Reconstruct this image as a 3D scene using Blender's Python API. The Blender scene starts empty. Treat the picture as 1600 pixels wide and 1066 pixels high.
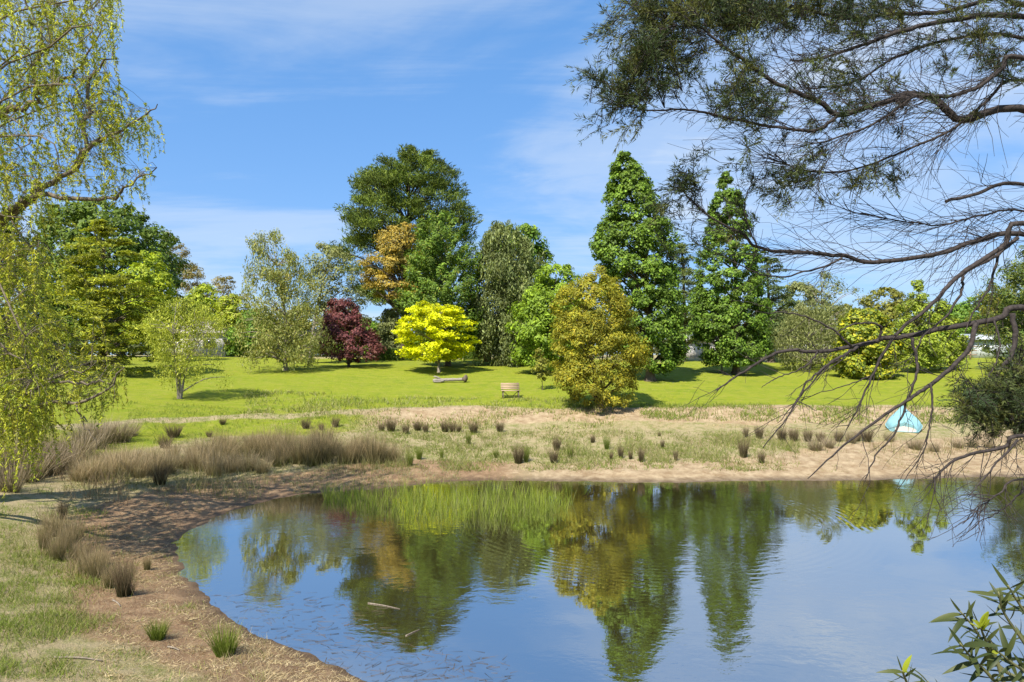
import bpy, math
import numpy as np
from mathutils import Vector, Matrix

# ------------------------------------------------------------------ camera, sky, sun
SC = bpy.context.scene
COL = SC.collection
F, HC, YH = 1067.0, 4.2, 555.0          # focal length and horizon in photo pixels, eye height above the water (m)
cam_d = bpy.data.cameras.new('camera')
cam = bpy.data.objects.new('camera', cam_d); COL.objects.link(cam)
cam.location = (0, 0, HC); cam.rotation_euler = (math.pi / 2, 0, 0)
cam_d.sensor_width = 36.0; cam_d.lens = 36.0 * F / 1600.0
cam_d.shift_y = (YH - 533.0) / 1600.0
cam_d.clip_start = 0.05; cam_d.clip_end = 5000
SC.camera = cam

SUN_EL = math.radians(51); SUN_DIR = Vector((-0.45, -0.80, 0)).normalized()   # where the sun stands, seen from above
sd = Vector((SUN_DIR.x * math.cos(SUN_EL), SUN_DIR.y * math.cos(SUN_EL), math.sin(SUN_EL)))
sun_l = bpy.data.lights.new('sun', 'SUN'); sun_l.energy = 4.4; sun_l.angle = math.radians(0.55); sun_l.color = (1.0, 0.93, 0.82)
sun = bpy.data.objects.new('sun', sun_l); COL.objects.link(sun)
sun.rotation_euler = sd.to_track_quat('Z', 'Y').to_euler(); sun.location = (-20, -20, 30)

W = bpy.data.worlds.new('World'); SC.world = W; W.use_nodes = True
wn = W.node_tree.nodes; wl = W.node_tree.links
for n in list(wn): wn.remove(n)
def N(nt, t, **kw):
    n = nt.nodes.new(t)
    for k, v in kw.items():
        if k.startswith('i_'): n.inputs[k[2:]].default_value = v
        else: setattr(n, k, v)
    return n
nt = W.node_tree
sky = N(nt, 'ShaderNodeTexSky', sky_type='NISHITA', sun_disc=False)
sky.sun_elevation = SUN_EL; sky.sun_rotation = math.atan2(SUN_DIR.x, SUN_DIR.y)
sky.altitude = 600; sky.air_density = 1.0; sky.dust_density = 0.8; sky.ozone_density = 2.2
tc = N(nt, 'ShaderNodeTexCoord')
sep = N(nt, 'ShaderNodeSeparateXYZ'); wl.new(tc.outputs['Generated'], sep.inputs[0])
def M(nt, op, a, b=None, c=None, clamp=False):
    n = nt.nodes.new('ShaderNodeMath'); n.operation = op; n.use_clamp = clamp
    for i, v in enumerate((a, b, c)):
        if v is None: continue
        if isinstance(v, (int, float)): n.inputs[i].default_value = v
        else: nt.links.new(v, n.inputs[i])
    return n.outputs[0]
def ramp(nt, fac, stops, interp='LINEAR'):
    n = nt.nodes.new('ShaderNodeValToRGB'); n.color_ramp.interpolation = interp
    e = n.color_ramp.elements
    while len(e) < len(stops): e.new(0.5)
    for i, (p, c) in enumerate(stops):
        e[i].position = p; e[i].color = c if len(c) == 4 else (*c, 1)
    nt.links.new(fac, n.inputs[0]); return n.outputs[0]
def mixc(nt, fac, a, b, mode='MIX'):
    n = nt.nodes.new('ShaderNodeMix'); n.data_type = 'RGBA'; n.blend_type = mode
    for i, v in ((0, fac), (6, a), (7, b)):
        if isinstance(v, (int, float)): n.inputs[i].default_value = v
        elif isinstance(v, tuple): n.inputs[i].default_value = v if len(v) == 4 else (*v, 1)
        else: nt.links.new(v, n.inputs[i])
    return n.outputs[2]
def noise(nt, vec, scale, detail=4, rough=0.55, dist=0.0):
    n = nt.nodes.new('ShaderNodeTexNoise'); n.inputs['Scale'].default_value = scale
    n.inputs['Detail'].default_value = detail; n.inputs['Roughness'].default_value = rough; n.inputs['Distortion'].default_value = dist
    if vec is not None: nt.links.new(vec, n.inputs['Vector'])
    return n.outputs['Fac']
def mapping(nt, vec, loc=(0, 0, 0), rot=(0, 0, 0), scale=(1, 1, 1)):
    n = nt.nodes.new('ShaderNodeMapping')
    n.inputs['Location'].default_value = loc; n.inputs['Rotation'].default_value = rot; n.inputs['Scale'].default_value = scale
    nt.links.new(vec, n.inputs['Vector']); return n.outputs[0]
# thin high cloud spread over a flat layer above the place
zc = M(nt, 'ADD', M(nt, 'MAXIMUM', sep.outputs[2], 0.0), 0.13)
comb = N(nt, 'ShaderNodeCombineXYZ')
wl.new(M(nt, 'DIVIDE', sep.outputs[0], zc), comb.inputs[0]); wl.new(M(nt, 'DIVIDE', sep.outputs[1], zc), comb.inputs[1])
c1 = noise(nt, mapping(nt, comb.outputs[0], (18.8, 21.1, 0), (0, 0, 0.4), (0.6, 1.0, 1)), 0.6, 7, 0.56, 0.9)
c2 = noise(nt, mapping(nt, comb.outputs[0], (9.4, 4.2, 0), (0, 0, 0.5), (0.6, 1.9, 1)), 1.6, 6, 0.62, 0.9)
cl = M(nt, 'ADD', M(nt, 'MULTIPLY', c1, 0.72), M(nt, 'MULTIPLY', c2, 0.28))
cl = ramp(nt, cl, [(0.41, (0, 0, 0)), (0.57, (0.34, 0.34, 0.34)), (0.72, (1, 1, 1))], 'EASE')
hs = N(nt, 'ShaderNodeHueSaturation', i_Hue=0.508, i_Saturation=1.36, i_Value=1.0); wl.new(sky.outputs[0], hs.inputs['Color'])
gm = N(nt, 'ShaderNodeGamma', i_Gamma=0.4); wl.new(hs.outputs[0], gm.inputs[0])
skyc = mixc(nt, cl, mixc(nt, 1.0, gm.outputs[0], (1.0, 1.43, 2.02), 'MULTIPLY'), (3.45, 3.75, 4.05))
bg = N(nt, 'ShaderNodeBackground', i_Strength=0.125); wl.new(skyc, bg.inputs[0])
wo = N(nt, 'ShaderNodeOutputWorld'); wl.new(bg.outputs[0], wo.inputs[0])

vs = SC.view_settings; vs.view_transform = 'Standard'; vs.look = 'None'; vs.gamma = 1.0; vs.exposure = 1.0
SC.render.engine = 'CYCLES'; SC.cycles.use_denoising = True; SC.cycles.max_bounces = 6
SC.cycles.transparent_max_bounces = 8; SC.cycles.caustics_reflective = False; SC.cycles.caustics_refractive = False

RNG = np.random.default_rng(11)
# ------------------------------------------------------------------ helpers
def tag(o, label=None, cat=None, group=None, kind=None):
    if label: o['label'] = label
    if cat: o['category'] = cat
    if group: o['group'] = group
    if kind: o['kind'] = kind
    return o
def empty(name, loc):
    o = bpy.data.objects.new(name, None); COL.objects.link(o); o.location = loc; o.empty_display_size = 0.2
    return o
class MB:
    """collects vertices, triangles and quads (numpy) and links them as one mesh"""
    def __init__(s): s.v = []; s.t = []; s.q = []; s.c = []; s.n = 0
    def add(s, v, tris=None, quads=None, col=None):
        v = np.asarray(v, float).reshape(-1, 3)
        s.v.append(v)
        if tris is not None and len(tris): s.t.append(np.asarray(tris, np.int64).reshape(-1, 3) + s.n)
        if quads is not None and len(quads): s.q.append(np.asarray(quads, np.int64).reshape(-1, 4) + s.n)
        if col is None: col = np.ones((len(v), 3)) * 0.5
        col = np.asarray(col, float)
        if col.ndim == 1: col = np.tile(col, (len(v), 1))
        s.c.append(col); s.n += len(v)
    def mesh(s, name, mat, smooth=False, off=(0, 0, 0)):
        me = bpy.data.meshes.new(name)
        v = np.concatenate(s.v) - np.array(off)
        t = np.concatenate(s.t) if s.t else np.zeros((0, 3), np.int64)
        q = np.concatenate(s.q) if s.q else np.zeros((0, 4), np.int64)
        me.vertices.add(len(v)); me.vertices.foreach_set('co', v.astype(np.float32).ravel())
        loops = np.concatenate([t.ravel(), q.ravel()]).astype(np.int32)
        me.loops.add(len(loops)); me.loops.foreach_set('vertex_index', loops)
        st = np.concatenate([np.arange(len(t)) * 3, len(t) * 3 + np.arange(len(q)) * 4]).astype(np.int32)
        me.polygons.add(len(st)); me.polygons.foreach_set('loop_start', st)
        if smooth: me.polygons.foreach_set('use_smooth', np.ones(len(st), bool))
        me.update(calc_edges=True); me.validate()
        c = np.concatenate(s.c); ca = me.color_attributes.new('Col', 'FLOAT_COLOR', 'POINT')
        ca.data.foreach_set('color', np.concatenate([c, np.ones((len(c), 1))], 1).astype(np.float32).ravel())
        me.materials.append(mat); return me
    def build(s, name, mat, parent=None, smooth=False, off=(0, 0, 0)):
        o = bpy.data.objects.new(name, s.mesh(name, mat, smooth, off)); COL.objects.link(o)
        if parent is not None: o.parent = parent
        return o
def unit(a): return a / np.maximum(np.linalg.norm(a, axis=-1, keepdims=True), 1e-9)
def tube(mb, pts, rad, sides=6, col=(0.5, 0.5, 0.5), cap=True):
    p = np.asarray(pts, float); n = len(p); rad = np.broadcast_to(np.asarray(rad, float), (n,))
    t = unit(np.gradient(p, axis=0)); ref = np.array([0.13, 0.31, 0.94])
    if abs(np.dot(unit(p[-1] - p[0]), ref)) > 0.9: ref = np.array([0.95, 0.2, 0.1])
    a = unit(np.cross(t, ref)); b = np.cross(t, a)
    ang = np.arange(sides) / sides * 2 * np.pi
    v = p[:, None] + rad[:, None, None] * (np.cos(ang)[None, :, None] * a[:, None] + np.sin(ang)[None, :, None] * b[:, None])
    i = np.arange(n - 1)[:, None] * sides; j = np.arange(sides)[None]; k = (j + 1) % sides
    q = np.stack([i + j, i + k, i + sides + k, i + sides + j], -1).reshape(-1, 4)
    tr = None
    if cap and sides > 3:
        tr = [[0, s + 1, s] for s in range(1, sides - 1)] + [[(n - 1) * sides, (n - 1) * sides + s, (n - 1) * sides + s + 1] for s in range(1, sides - 1)]
    mb.add(v.reshape(-1, 3), tr, q, col)
def box(mb, c, size, col=(0.5, 0.5, 0.5), rot=None):
    v = np.array([[x, y, z] for x in (-.5, .5) for y in (-.5, .5) for z in (-.5, .5)]) * np.array(size)
    if rot is not None: v = v @ np.array(rot).T
    mb.add(v + np.array(c), None, [[0, 1, 3, 2], [4, 6, 7, 5], [0, 4, 5, 1], [2, 3, 7, 6], [0, 2, 6, 4], [1, 5, 7, 3]], col)
def spline(p, n):
    p = np.asarray(p, float); m = len(p)
    q = np.vstack([2 * p[0] - p[1], p, 2 * p[-1] - p[-2]])
    u = np.linspace(0, m - 1 - 1e-6, n); i = u.astype(int); f = (u - i)[:, None]
    a, b, c, d = q[i], q[i + 1], q[i + 2], q[i + 3]
    return 0.5 * (2 * b + (c - a) * f + (2 * a - 5 * b + 4 * c - d) * f ** 2 + (3 * b - a - 3 * c + d) * f ** 3)
def P(px, py, Y):                       # a photo pixel at depth Y
    px, py, Y = np.broadcast_arrays(np.asarray(px, float), np.asarray(py, float), np.asarray(Y, float))
    return np.stack([(px - 800) * Y / F, Y, HC - (py - YH) * Y / F], -1)
def smooth01(x, a, b):
    t = np.clip((x - a) / (b - a), 0, 1); return t * t * (3 - 2 * t)
def vnoise(x, y, seed=0):               # cheap smooth 2-D noise, about -1..1
    r = np.random.default_rng(seed); o = np.zeros_like(np.asarray(x, float))
    for k in range(7):
        a = r.uniform(0, 2 * np.pi); w = r.uniform(0.55, 1.7)
        o = o + np.sin((x * np.cos(a) + y * np.sin(a)) * w + r.uniform(0, 6.28) + 1.3 * np.sin((x * -np.sin(a) + y * np.cos(a)) * w * 0.7 + r.uniform(0, 6)))
    return o / 4.2

# ------------------------------------------------------------------ materials
def new_mat(name):
    m = bpy.data.materials.new(name); m.use_nodes = True; t = m.node_tree
    for n in list(t.nodes): t.nodes.remove(n)
    out = t.nodes.new('ShaderNodeOutputMaterial'); return m, t, out
def attr(t):
    n = t.nodes.new('ShaderNodeVertexColor'); n.layer_name = 'Col'; return n.outputs['Color']
def pbsdf(t, col, rough=0.7, spec=0.3, normal=None):
    n = t.nodes.new('ShaderNodeBsdfPrincipled')
    if isinstance(col, tuple): n.inputs['Base Color'].default_value = (*col, 1)
    else: t.links.new(col, n.inputs['Base Color'])
    n.inputs['Roughness'].default_value = rough; n.inputs['Specular IOR Level'].default_value = spec
    if normal is not None: t.links.new(normal, n.inputs['Normal'])
    return n
def bump(t, h, strength=0.4, dist=0.02):
    n = t.nodes.new('ShaderNodeBump'); n.inputs['Strength'].default_value = strength; n.inputs['Distance'].default_value = dist
    t.links.new(h, n.inputs['Height']); return n.outputs[0]
def foliage_mat(name, trans=0.32, rough=0.55, spec=0.25):
    m, t, out = new_mat(name); c = attr(t)
    p = pbsdf(t, c, rough, spec)
    tr = t.nodes.new('ShaderNodeBsdfTranslucent')
    t.links.new(mixc(t, 1.0, c, (1.25, 1.2, 0.6), 'MULTIPLY'), tr.inputs[0])
    mx = t.nodes.new('ShaderNodeMixShader'); mx.inputs[0].default_value = trans
    t.links.new(p.outputs[0], mx.inputs[1]); t.links.new(tr.outputs[0], mx.inputs[2]); t.links.new(mx.outputs[0], out.inputs[0]); return m
def noise_mat(name, stops, scale, rough=0.85, bstr=0.5, bdist=0.02, spec=0.2, stretch=(1, 1, 1), detail=6):
    m, t, out = new_mat(name); tcn = t.nodes.new('ShaderNodeTexCoord')
    f = noise(t, mapping(t, tcn.outputs['Object'], scale=stretch), scale, detail, 0.65)
    p = pbsdf(t, ramp(t, f, stops), rough, spec, bump(t, f, bstr, bdist)); t.links.new(p.outputs[0], out.inputs[0]); return m
FOL = foliage_mat('leaf')
NEEDLE = foliage_mat('needle', 0.15, 0.6, 0.2)
GRASS = foliage_mat('grass_blade', 0.25, 0.6, 0.2)
BARK = noise_mat('bark_brown', [(0.3, (0.05, 0.038, 0.028)), (0.7, (0.17, 0.135, 0.10))], 9, stretch=(1, 1, 0.25))
BARKG = noise_mat('bark_grey', [(0.3, (0.14, 0.12, 0.095)), (0.7, (0.36, 0.31, 0.26))], 12, stretch=(1, 1, 0.3))
BARKW = noise_mat('bark_wattle', [(0.3, (0.018, 0.015, 0.014)), (0.7, (0.07, 0.057, 0.052))], 40, bdist=0.004)
BARKL = noise_mat('bark_willow', [(0.3, (0.075, 0.06, 0.045)), (0.7, (0.21, 0.175, 0.12))], 22, bdist=0.008)

# ------------------------------------------------------------------ pond outline and the lie of the land
def wpt(px, py): d = F * HC / (py - YH); return ((px - 800) * d / F, d)
SHORE = [wpt(*p) for p in [(1600, 744), (1500, 746), (1400, 749), (1300, 751), (1200, 751), (1100, 753), (1000, 754), (900, 752), (800, 751), (715, 752),
         (650, 757), (580, 765), (510, 769), (450, 776), (390, 790), (330, 812), (280, 842), (282, 880), (305, 918), (345, 950), (375, 978), (435, 1003), (505, 1034), (575, 1066)]]
SHORE += [(-0.2, 7.3), (2.0, 6.1), (5.0, 5.6), (9.0, 5.8), (14, 6.5), (20, 9), (25, 13), (26.5, 18), (24, 21.5), (21, 23.2)]
SH = np.array(SHORE); SH = spline(np.vstack([SH, SH[:1]]), 330)[:-1]
def shore_dist(x, y):
    x = np.asarray(x, float); y = np.asarray(y, float); sh = x.shape; p = np.stack([x.ravel(), y.ravel()], -1)
    a = SH; b = np.roll(SH, -1, 0); best = np.full(len(p), 1e9); ins = np.zeros(len(p), bool)
    for i in range(len(a)):
        ab = b[i] - a[i]; t = np.clip(((p - a[i]) @ ab) / (ab @ ab + 1e-12), 0, 1)
        d = p - a[i] - t[:, None] * ab; best = np.minimum(best, (d * d).sum(1))
        c = (a[i, 1] > p[:, 1]) != (b[i, 1] > p[:, 1])
        ins ^= c & (p[:, 0] < a[i, 0] + (p[:, 1] - a[i, 1]) * ab[0] / (ab[1] + 1e-12))
    d = np.sqrt(best); return np.where(ins, -d, d).reshape(sh)
PS = [-30, -6, -2, 0, 1.0, 2.5, 7.3, 8.2, 11.0, 25.3, 42, 57, 120, 700]
PZ = [-2.6, -1.0, -0.32, 0, 0.16, 0.36, 0.93, 1.04, 1.58, 3.08, 3.98, 4.12, 4.2, 4.3]
NS = [-30, -6, -2, 0, 2.5, 5.5, 9, 700]; NZ = [-2.6, -1.0, -0.5, 0, 1.25, 2.45, 2.6, 2.7]
def height(x, y, s=None):
    x = np.asarray(x, float); y = np.asarray(y, float)
    if s is None: s = shore_dist(x, y)
    zf = np.interp(s, PS, PZ); zn = np.interp(s, NS, NZ)
    w = smooth01(x, -5.0, -0.5) * (1 - smooth01(y, 7.0, 12.0))
    w = np.maximum(w, smooth01(-y, -3, 3) * smooth01(x, -9, -3))
    z = zf * (1 - w) + zn * w
    amp = 0.035 * smooth01(np.abs(s), 0.0, 1.0) * (1 - 0.6 * smooth01(s, 11, 13))
    z = z + amp * vnoise(x * 2.1, y * 2.1, 3) + 0.03 * vnoise(x * 6, y * 6, 5) * smooth01(s, -0.5, 0.6) * (1 - smooth01(s, 10.5, 12)) \
          + 0.015 * vnoise(x * 4, y * 4, 8) * (1 - smooth01(np.abs(s), 0, 1.2)) + 0.09 * vnoise(x * .35, y * .35, 9) * smooth01(s, 12, 20)
    z = z + 0.14 * vnoise(x * 1.1, y * 0.8, 21) * smooth01(s, 7.8, 9.0) * (1 - smooth01(s, 10.4, 11.4)) * (1 - w)
    return z
def ground(px, py, y0=5, y1=120):       # where the view ray through a photo pixel meets the land
    Y = np.linspace(y0, y1, 2400); p = P(px, py, Y); h = grid_h(p[:, 0], p[:, 1])
    i = int(np.argmax(p[:, 2] < h)); return p[i, 0], p[i, 1], h[i]
def grid_h(x, y):
    i = np.clip(np.searchsorted(gx, x) - 1, 0, len(gx) - 2); j = np.clip(np.searchsorted(gy, y) - 1, 0, len(gy) - 2)
    u = (x - gx[i]) / (gx[i + 1] - gx[i]); v = (y - gy[j]) / (gy[j + 1] - gy[j])
    return GZ[j, i] * (1 - u) * (1 - v) + GZ[j, i + 1] * u * (1 - v) + GZ[j + 1, i] * (1 - u) * v + GZ[j + 1, i + 1] * u * v
def gz(x, y): return float(height(np.array([x]), np.array([y]))[0])

def axis(lo, hi, step, ext, g=1.22):
    a = list(np.arange(lo, hi + 1e-6, step)); st = step; l = [lo]; r = [hi]
    while l[-1] > -ext: st *= g; l.append(l[-1] - st)
    st = step
    while r[-1] < ext: st *= g; r.append(r[-1] + st)
    return np.array(l[1:][::-1] + a + r[1:])
gx = axis(-20, 26, 0.23, 900); gy = axis(4, 36, 0.23, 1200)
GX, GY = np.meshgrid(gx, gy); GS = shore_dist(GX, GY); GZ = height(GX, GY, GS)
mb = MB(); nx, ny = len(gx), len(gy)
ii = (np.arange(ny - 1)[:, None] * nx + np.arange(nx - 1)[None]).ravel()
n1 = vnoise(GX * 0.9, GY * 0.9, 31); n2 = vnoise(GX * 0.35, GY * 1.6, 33)
sj = GS + 0.45 * n1 + 0.3 * n2
right = smooth01(GX, -3, 4)
near = (1 - smooth01(GY, 13, 17)) * (1 - smooth01(GX, -2, 2))
lawn = smooth01(sj, 10.9, 11.6) * (1 - near) * (1 - 0.9 * smooth01(GY + 1.5 * n1, 59, 62))
lime = smooth01(sj, 6.5, 8) * (1 - smooth01(sj, 10.0, 10.9)) * (1 - smooth01(GX, -9, -4)) * (1 - near) * 0.9
beach_w = 2.3 + 0.30 * np.maximum(GX - 7, 0)
sand = np.maximum((1 - smooth01(sj, beach_w - 0.4, beach_w + 0.5)) * right, smooth01(sj, 7.9, 8.8) * (1 - smooth01(sj, 10.7, 11.3)) * smooth01(GX, -11, -4))
sand = sand * (1 - near)
mw = np.where(GY < 13, 1.3, 2.0); mud = (1 - smooth01(sj, mw, mw + 1.1)) * (1 - right)
cols = np.stack([np.maximum(lawn, lime), mud, sand], -1).reshape(-1, 3)
mb.add(np.stack([GX, GY, GZ], -1).reshape(-1, 3), None, np.stack([ii, ii + 1, ii + nx + 1, ii + nx], -1), cols)

m, t, out = new_mat('ground'); tcn = t.nodes.new('ShaderNodeTexCoord'); ob = tcn.outputs['Object']
geo = t.nodes.new('ShaderNodeNewGeometry'); zsep = t.nodes.new('ShaderNodeSeparateXYZ'); t.links.new(geo.outputs['Position'], zsep.inputs[0])
vc = attr(t); sp = t.nodes.new('ShaderNodeSeparateColor'); t.links.new(vc, sp.inputs[0])
nb = noise(t, ob, 0.55, 6, 0.6); nm = noise(t, ob, 3.0, 6, 0.65); nf = noise(t, ob, 22, 5, 0.7); nff = noise(t, ob, 90, 3, 0.7)
nst = noise(t, mapping(t, ob, rot=(0, 0, 0.25), scale=(0.12, 1.6, 1)), 1.2, 4, 0.6)
cs = lambda f, a=0.36, b=0.64: ramp(t, f, [(a, (0, 0, 0)), (b, (1, 1, 1))])
lawnc = mixc(t, cs(nst), (0.195, 0.255, 0.015), (0.27, 0.305, 0.024))
lawnc = mixc(t, ramp(t, nb, [(0.42, (0, 0, 0)), (0.68, (1, 1, 1))]), lawnc, (0.245, 0.285, 0.015))
lawnc = mixc(t, ramp(t, nm, [(0.45, (0, 0, 0)), (0.68, (0.6, 0.6, 0.6))]), lawnc, (0.33, 0.30, 0.07))
lawnc = mixc(t, ramp(t, noise(t, ob, 1.3, 5, 0.7, 0.5), [(0.52, (0, 0, 0)), (0.68, (0.7, 0.7, 0.7))]), lawnc, (0.14, 0.21, 0.014))
lawnc = mixc(t, ramp(t, nf, [(0.45, (0, 0, 0)), (0.7, (0.35, 0.35, 0.35))]), lawnc, (0.12, 0.17, 0.02))
sandc = mixc(t, cs(nm), (0.31, 0.215, 0.12), (0.52, 0.405, 0.255)); sandc = mixc(t, ramp(t, nf, [(0.5, (0, 0, 0)), (0.72, (0.6, 0.6, 0.6))]), sandc, (0.30, 0.22, 0.11))
mudc = mixc(t, cs(nm), (0.20, 0.118, 0.064), (0.38, 0.25, 0.14)); mudc = mixc(t, ramp(t, nf, [(0.50, (0, 0, 0)), (0.66, (0.55, 0.55, 0.55))]), mudc, (0.42, 0.33, 0.20)); mudc = mixc(t, ramp(t, nff, [(0.5, (0, 0, 0)), (0.66, (0.4, 0.4, 0.4))]), mudc, (0.12, 0.08, 0.05))
basec = mixc(t, ramp(t, nm, [(0.44, (0, 0, 0)), (0.62, (0.9, 0.9, 0.9))]), (0.40, 0.325, 0.18), (0.19, 0.215, 0.05))
basec = mixc(t, ramp(t, nf, [(0.48, (0, 0, 0)), (0.7, (0.8, 0.8, 0.8))]), basec, (0.52, 0.43, 0.26))
basec = mixc(t, ramp(t, nff, [(0.5, (0, 0, 0)), (0.7, (0.6, 0.6, 0.6))]), basec, (0.13, 0.10, 0.05))
jit = M(t, 'ADD', M(t, 'MULTIPLY', M(t, 'SUBTRACT', nm, 0.5), 0.9), M(t, 'MULTIPLY', M(t, 'SUBTRACT', nf, 0.5), 0.6))
def edge(ch, k=3.0):
    return M(t, 'ADD', M(t, 'MULTIPLY', M(t, 'SUBTRACT', M(t, 'ADD', ch, jit), 0.5), k), 0.5, clamp=True)
c = mixc(t, edge(sp.outputs[1]), basec, mudc); c = mixc(t, edge(sp.outputs[2]), c, sandc); c = mixc(t, edge(sp.outputs[0]), c, lawnc)
wet = M(t, 'SUBTRACT', 1.0, M(t, 'DIVIDE', M(t, 'ADD', zsep.outputs[2], M(t, 'MULTIPLY', M(t, 'SUBTRACT', nm, 0.5), 0.06)), 0.09), clamp=True)
c = mixc(t, M(t, 'MULTIPLY', wet, 0.72), c, (0.075, 0.05, 0.032))
hgt = M(t, 'ADD', nf, M(t, 'MULTIPLY', nff, 0.6))
p = pbsdf(t, c, 0.9, 0.15, bump(t, hgt, 0.9, 0.06))
t.links.new(M(t, 'SUBTRACT', 0.92, M(t, 'MULTIPLY', wet, 0.45)), p.inputs['Roughness'])
t.links.new(p.outputs[0], out.inputs[0])
g = mb.build('ground', m, smooth=True); tag(g, 'mown lawn, sandy bank and brown mud sloping to the pond', 'ground', kind='structure')

# water: one level sheet filling the hollow
m, t, out = new_mat('water'); tcn = t.nodes.new('ShaderNodeTexCoord'); ob = tcn.outputs['Object']
wn1 = noise(t, mapping(t, ob, rot=(0, 0, 0.3), scale=(1, 1.5, 1)), 5.5, 3, 0.55, 0.3)
wn2 = noise(t, mapping(t, ob, rot=(0, 0, -0.5), scale=(1, 1.4, 1)), 1.6, 2, 0.5, 0.4)
msk = ramp(t, noise(t, mapping(t, ob, (2.3, 0.7, 0)), 0.22, 2, 0.5), [(0.42, (0.12, 0.12, 0.12)), (0.62, (1, 1, 1))])
h = M(t, 'MULTIPLY', M(t, 'ADD', M(t, 'MULTIPLY', wn1, 0.45), wn2), msk)
sx = t.nodes.new('ShaderNodeSeparateXYZ'); t.links.new(ob, sx.inputs[0])
def rings(cx, cy, r0, wd, lam, amp):
    dx = M(t, 'SUBTRACT', sx.outputs[0], cx); dy = M(t, 'SUBTRACT', sx.outputs[1], cy)
    r = M(t, 'SQRT', M(t, 'ADD', M(t, 'MULTIPLY', dx, dx), M(t, 'MULTIPLY', dy, dy)))
    rr = M(t, 'ADD', r, M(t, 'MULTIPLY', wn2, 0.12)); q = M(t, 'DIVIDE', M(t, 'SUBTRACT', r, r0), wd)
    env = M(t, 'POWER', 2.718, M(t, 'MULTIPLY', M(t, 'MULTIPLY', q, q), -1.0))
    return M(t, 'MULTIPLY', M(t, 'MULTIPLY', M(t, 'SINE', M(t, 'MULTIPLY', rr, 6.283 / lam)), env), amp)
h = M(t, 'ADD', h, rings(3.4, 18.0, 5.0, 0.8, 0.20, 0.07)); h = M(t, 'ADD', h, rings(12.5, 9.0, 3.4, 1.6, 0.17, 0.055))
nrm = bump(t, h, 0.32, 0.018)
body = pbsdf(t, (0.045, 0.036, 0.014), 0.25, 0.0, nrm)
gl = t.nodes.new('ShaderNodeBsdfGlossy'); gl.inputs['Roughness'].default_value = 0.015; gl.inputs['Color'].default_value = (0.95, 0.96, 0.95, 1); t.links.new(nrm, gl.inputs['Normal'])
fr = t.nodes.new('ShaderNodeFresnel'); fr.inputs['IOR'].default_value = 1.75
mx = t.nodes.new('ShaderNodeMixShader'); t.links.new(M(t, 'ADD', M(t, 'MULTIPLY', fr.outputs[0], 0.45), 0.56, clamp=True), mx.inputs[0])
t.links.new(body.outputs[0], mx.inputs[1]); t.links.new(gl.outputs[0], mx.inputs[2]); t.links.new(mx.outputs[0], out.inputs[0])
mb = MB(); mb.add([[-14, 3, 0], [32, 3, 0], [32, 30, 0], [-14, 30, 0]], None, [[0, 1, 2, 3]])
o = mb.build('pond_water', m); tag(o, 'still pond water mirroring the trees and sky', 'water', kind='structure')

# ------------------------------------------------------------------ trees
GAIN = np.array([1.78, 1.74, 1.45])
def pal(rng, n, cols, w=None):
    cols = np.array(cols, float); i = rng.choice(len(cols), n, p=w); j = rng.choice(len(cols), n, p=w); f = rng.random((n, 1)) * 0.5
    return (cols[i] * (1 - f) + cols[j] * f) * rng.uniform(0.78, 1.2, (n, 1)) * GAIN
def leaves(mb, c, nrm, size, aspect, rng, col, up=None):
    """one folded four-cornered leaf (two triangles) at each point"""
    n = len(c); t = unit(rng.normal(size=(n, 3)) if up is None else up); nrm = unit(nrm)
    t = unit(t - nrm * (t * nrm).sum(1, keepdims=True)); b = np.cross(nrm, t)
    s = np.broadcast_to(np.asarray(size, float), (n,))[:, None]; w = s * aspect
    fold = nrm * s * 0.14
    v = np.stack([c - t * s * .5, c + b * w * .5 + fold - t * s * .06, c + t * s * .5, c - b * w * .5 + fold - t * s * .06], 1)
    i = np.arange(n)[:, None] * 4
    mb.add(v.reshape(-1, 3), np.concatenate([i + [0, 1, 2], i + [0, 2, 3]]), None, np.repeat(col, 4, 0))
LEAF_K, LPC_K = 0.92, 1.0
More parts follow.
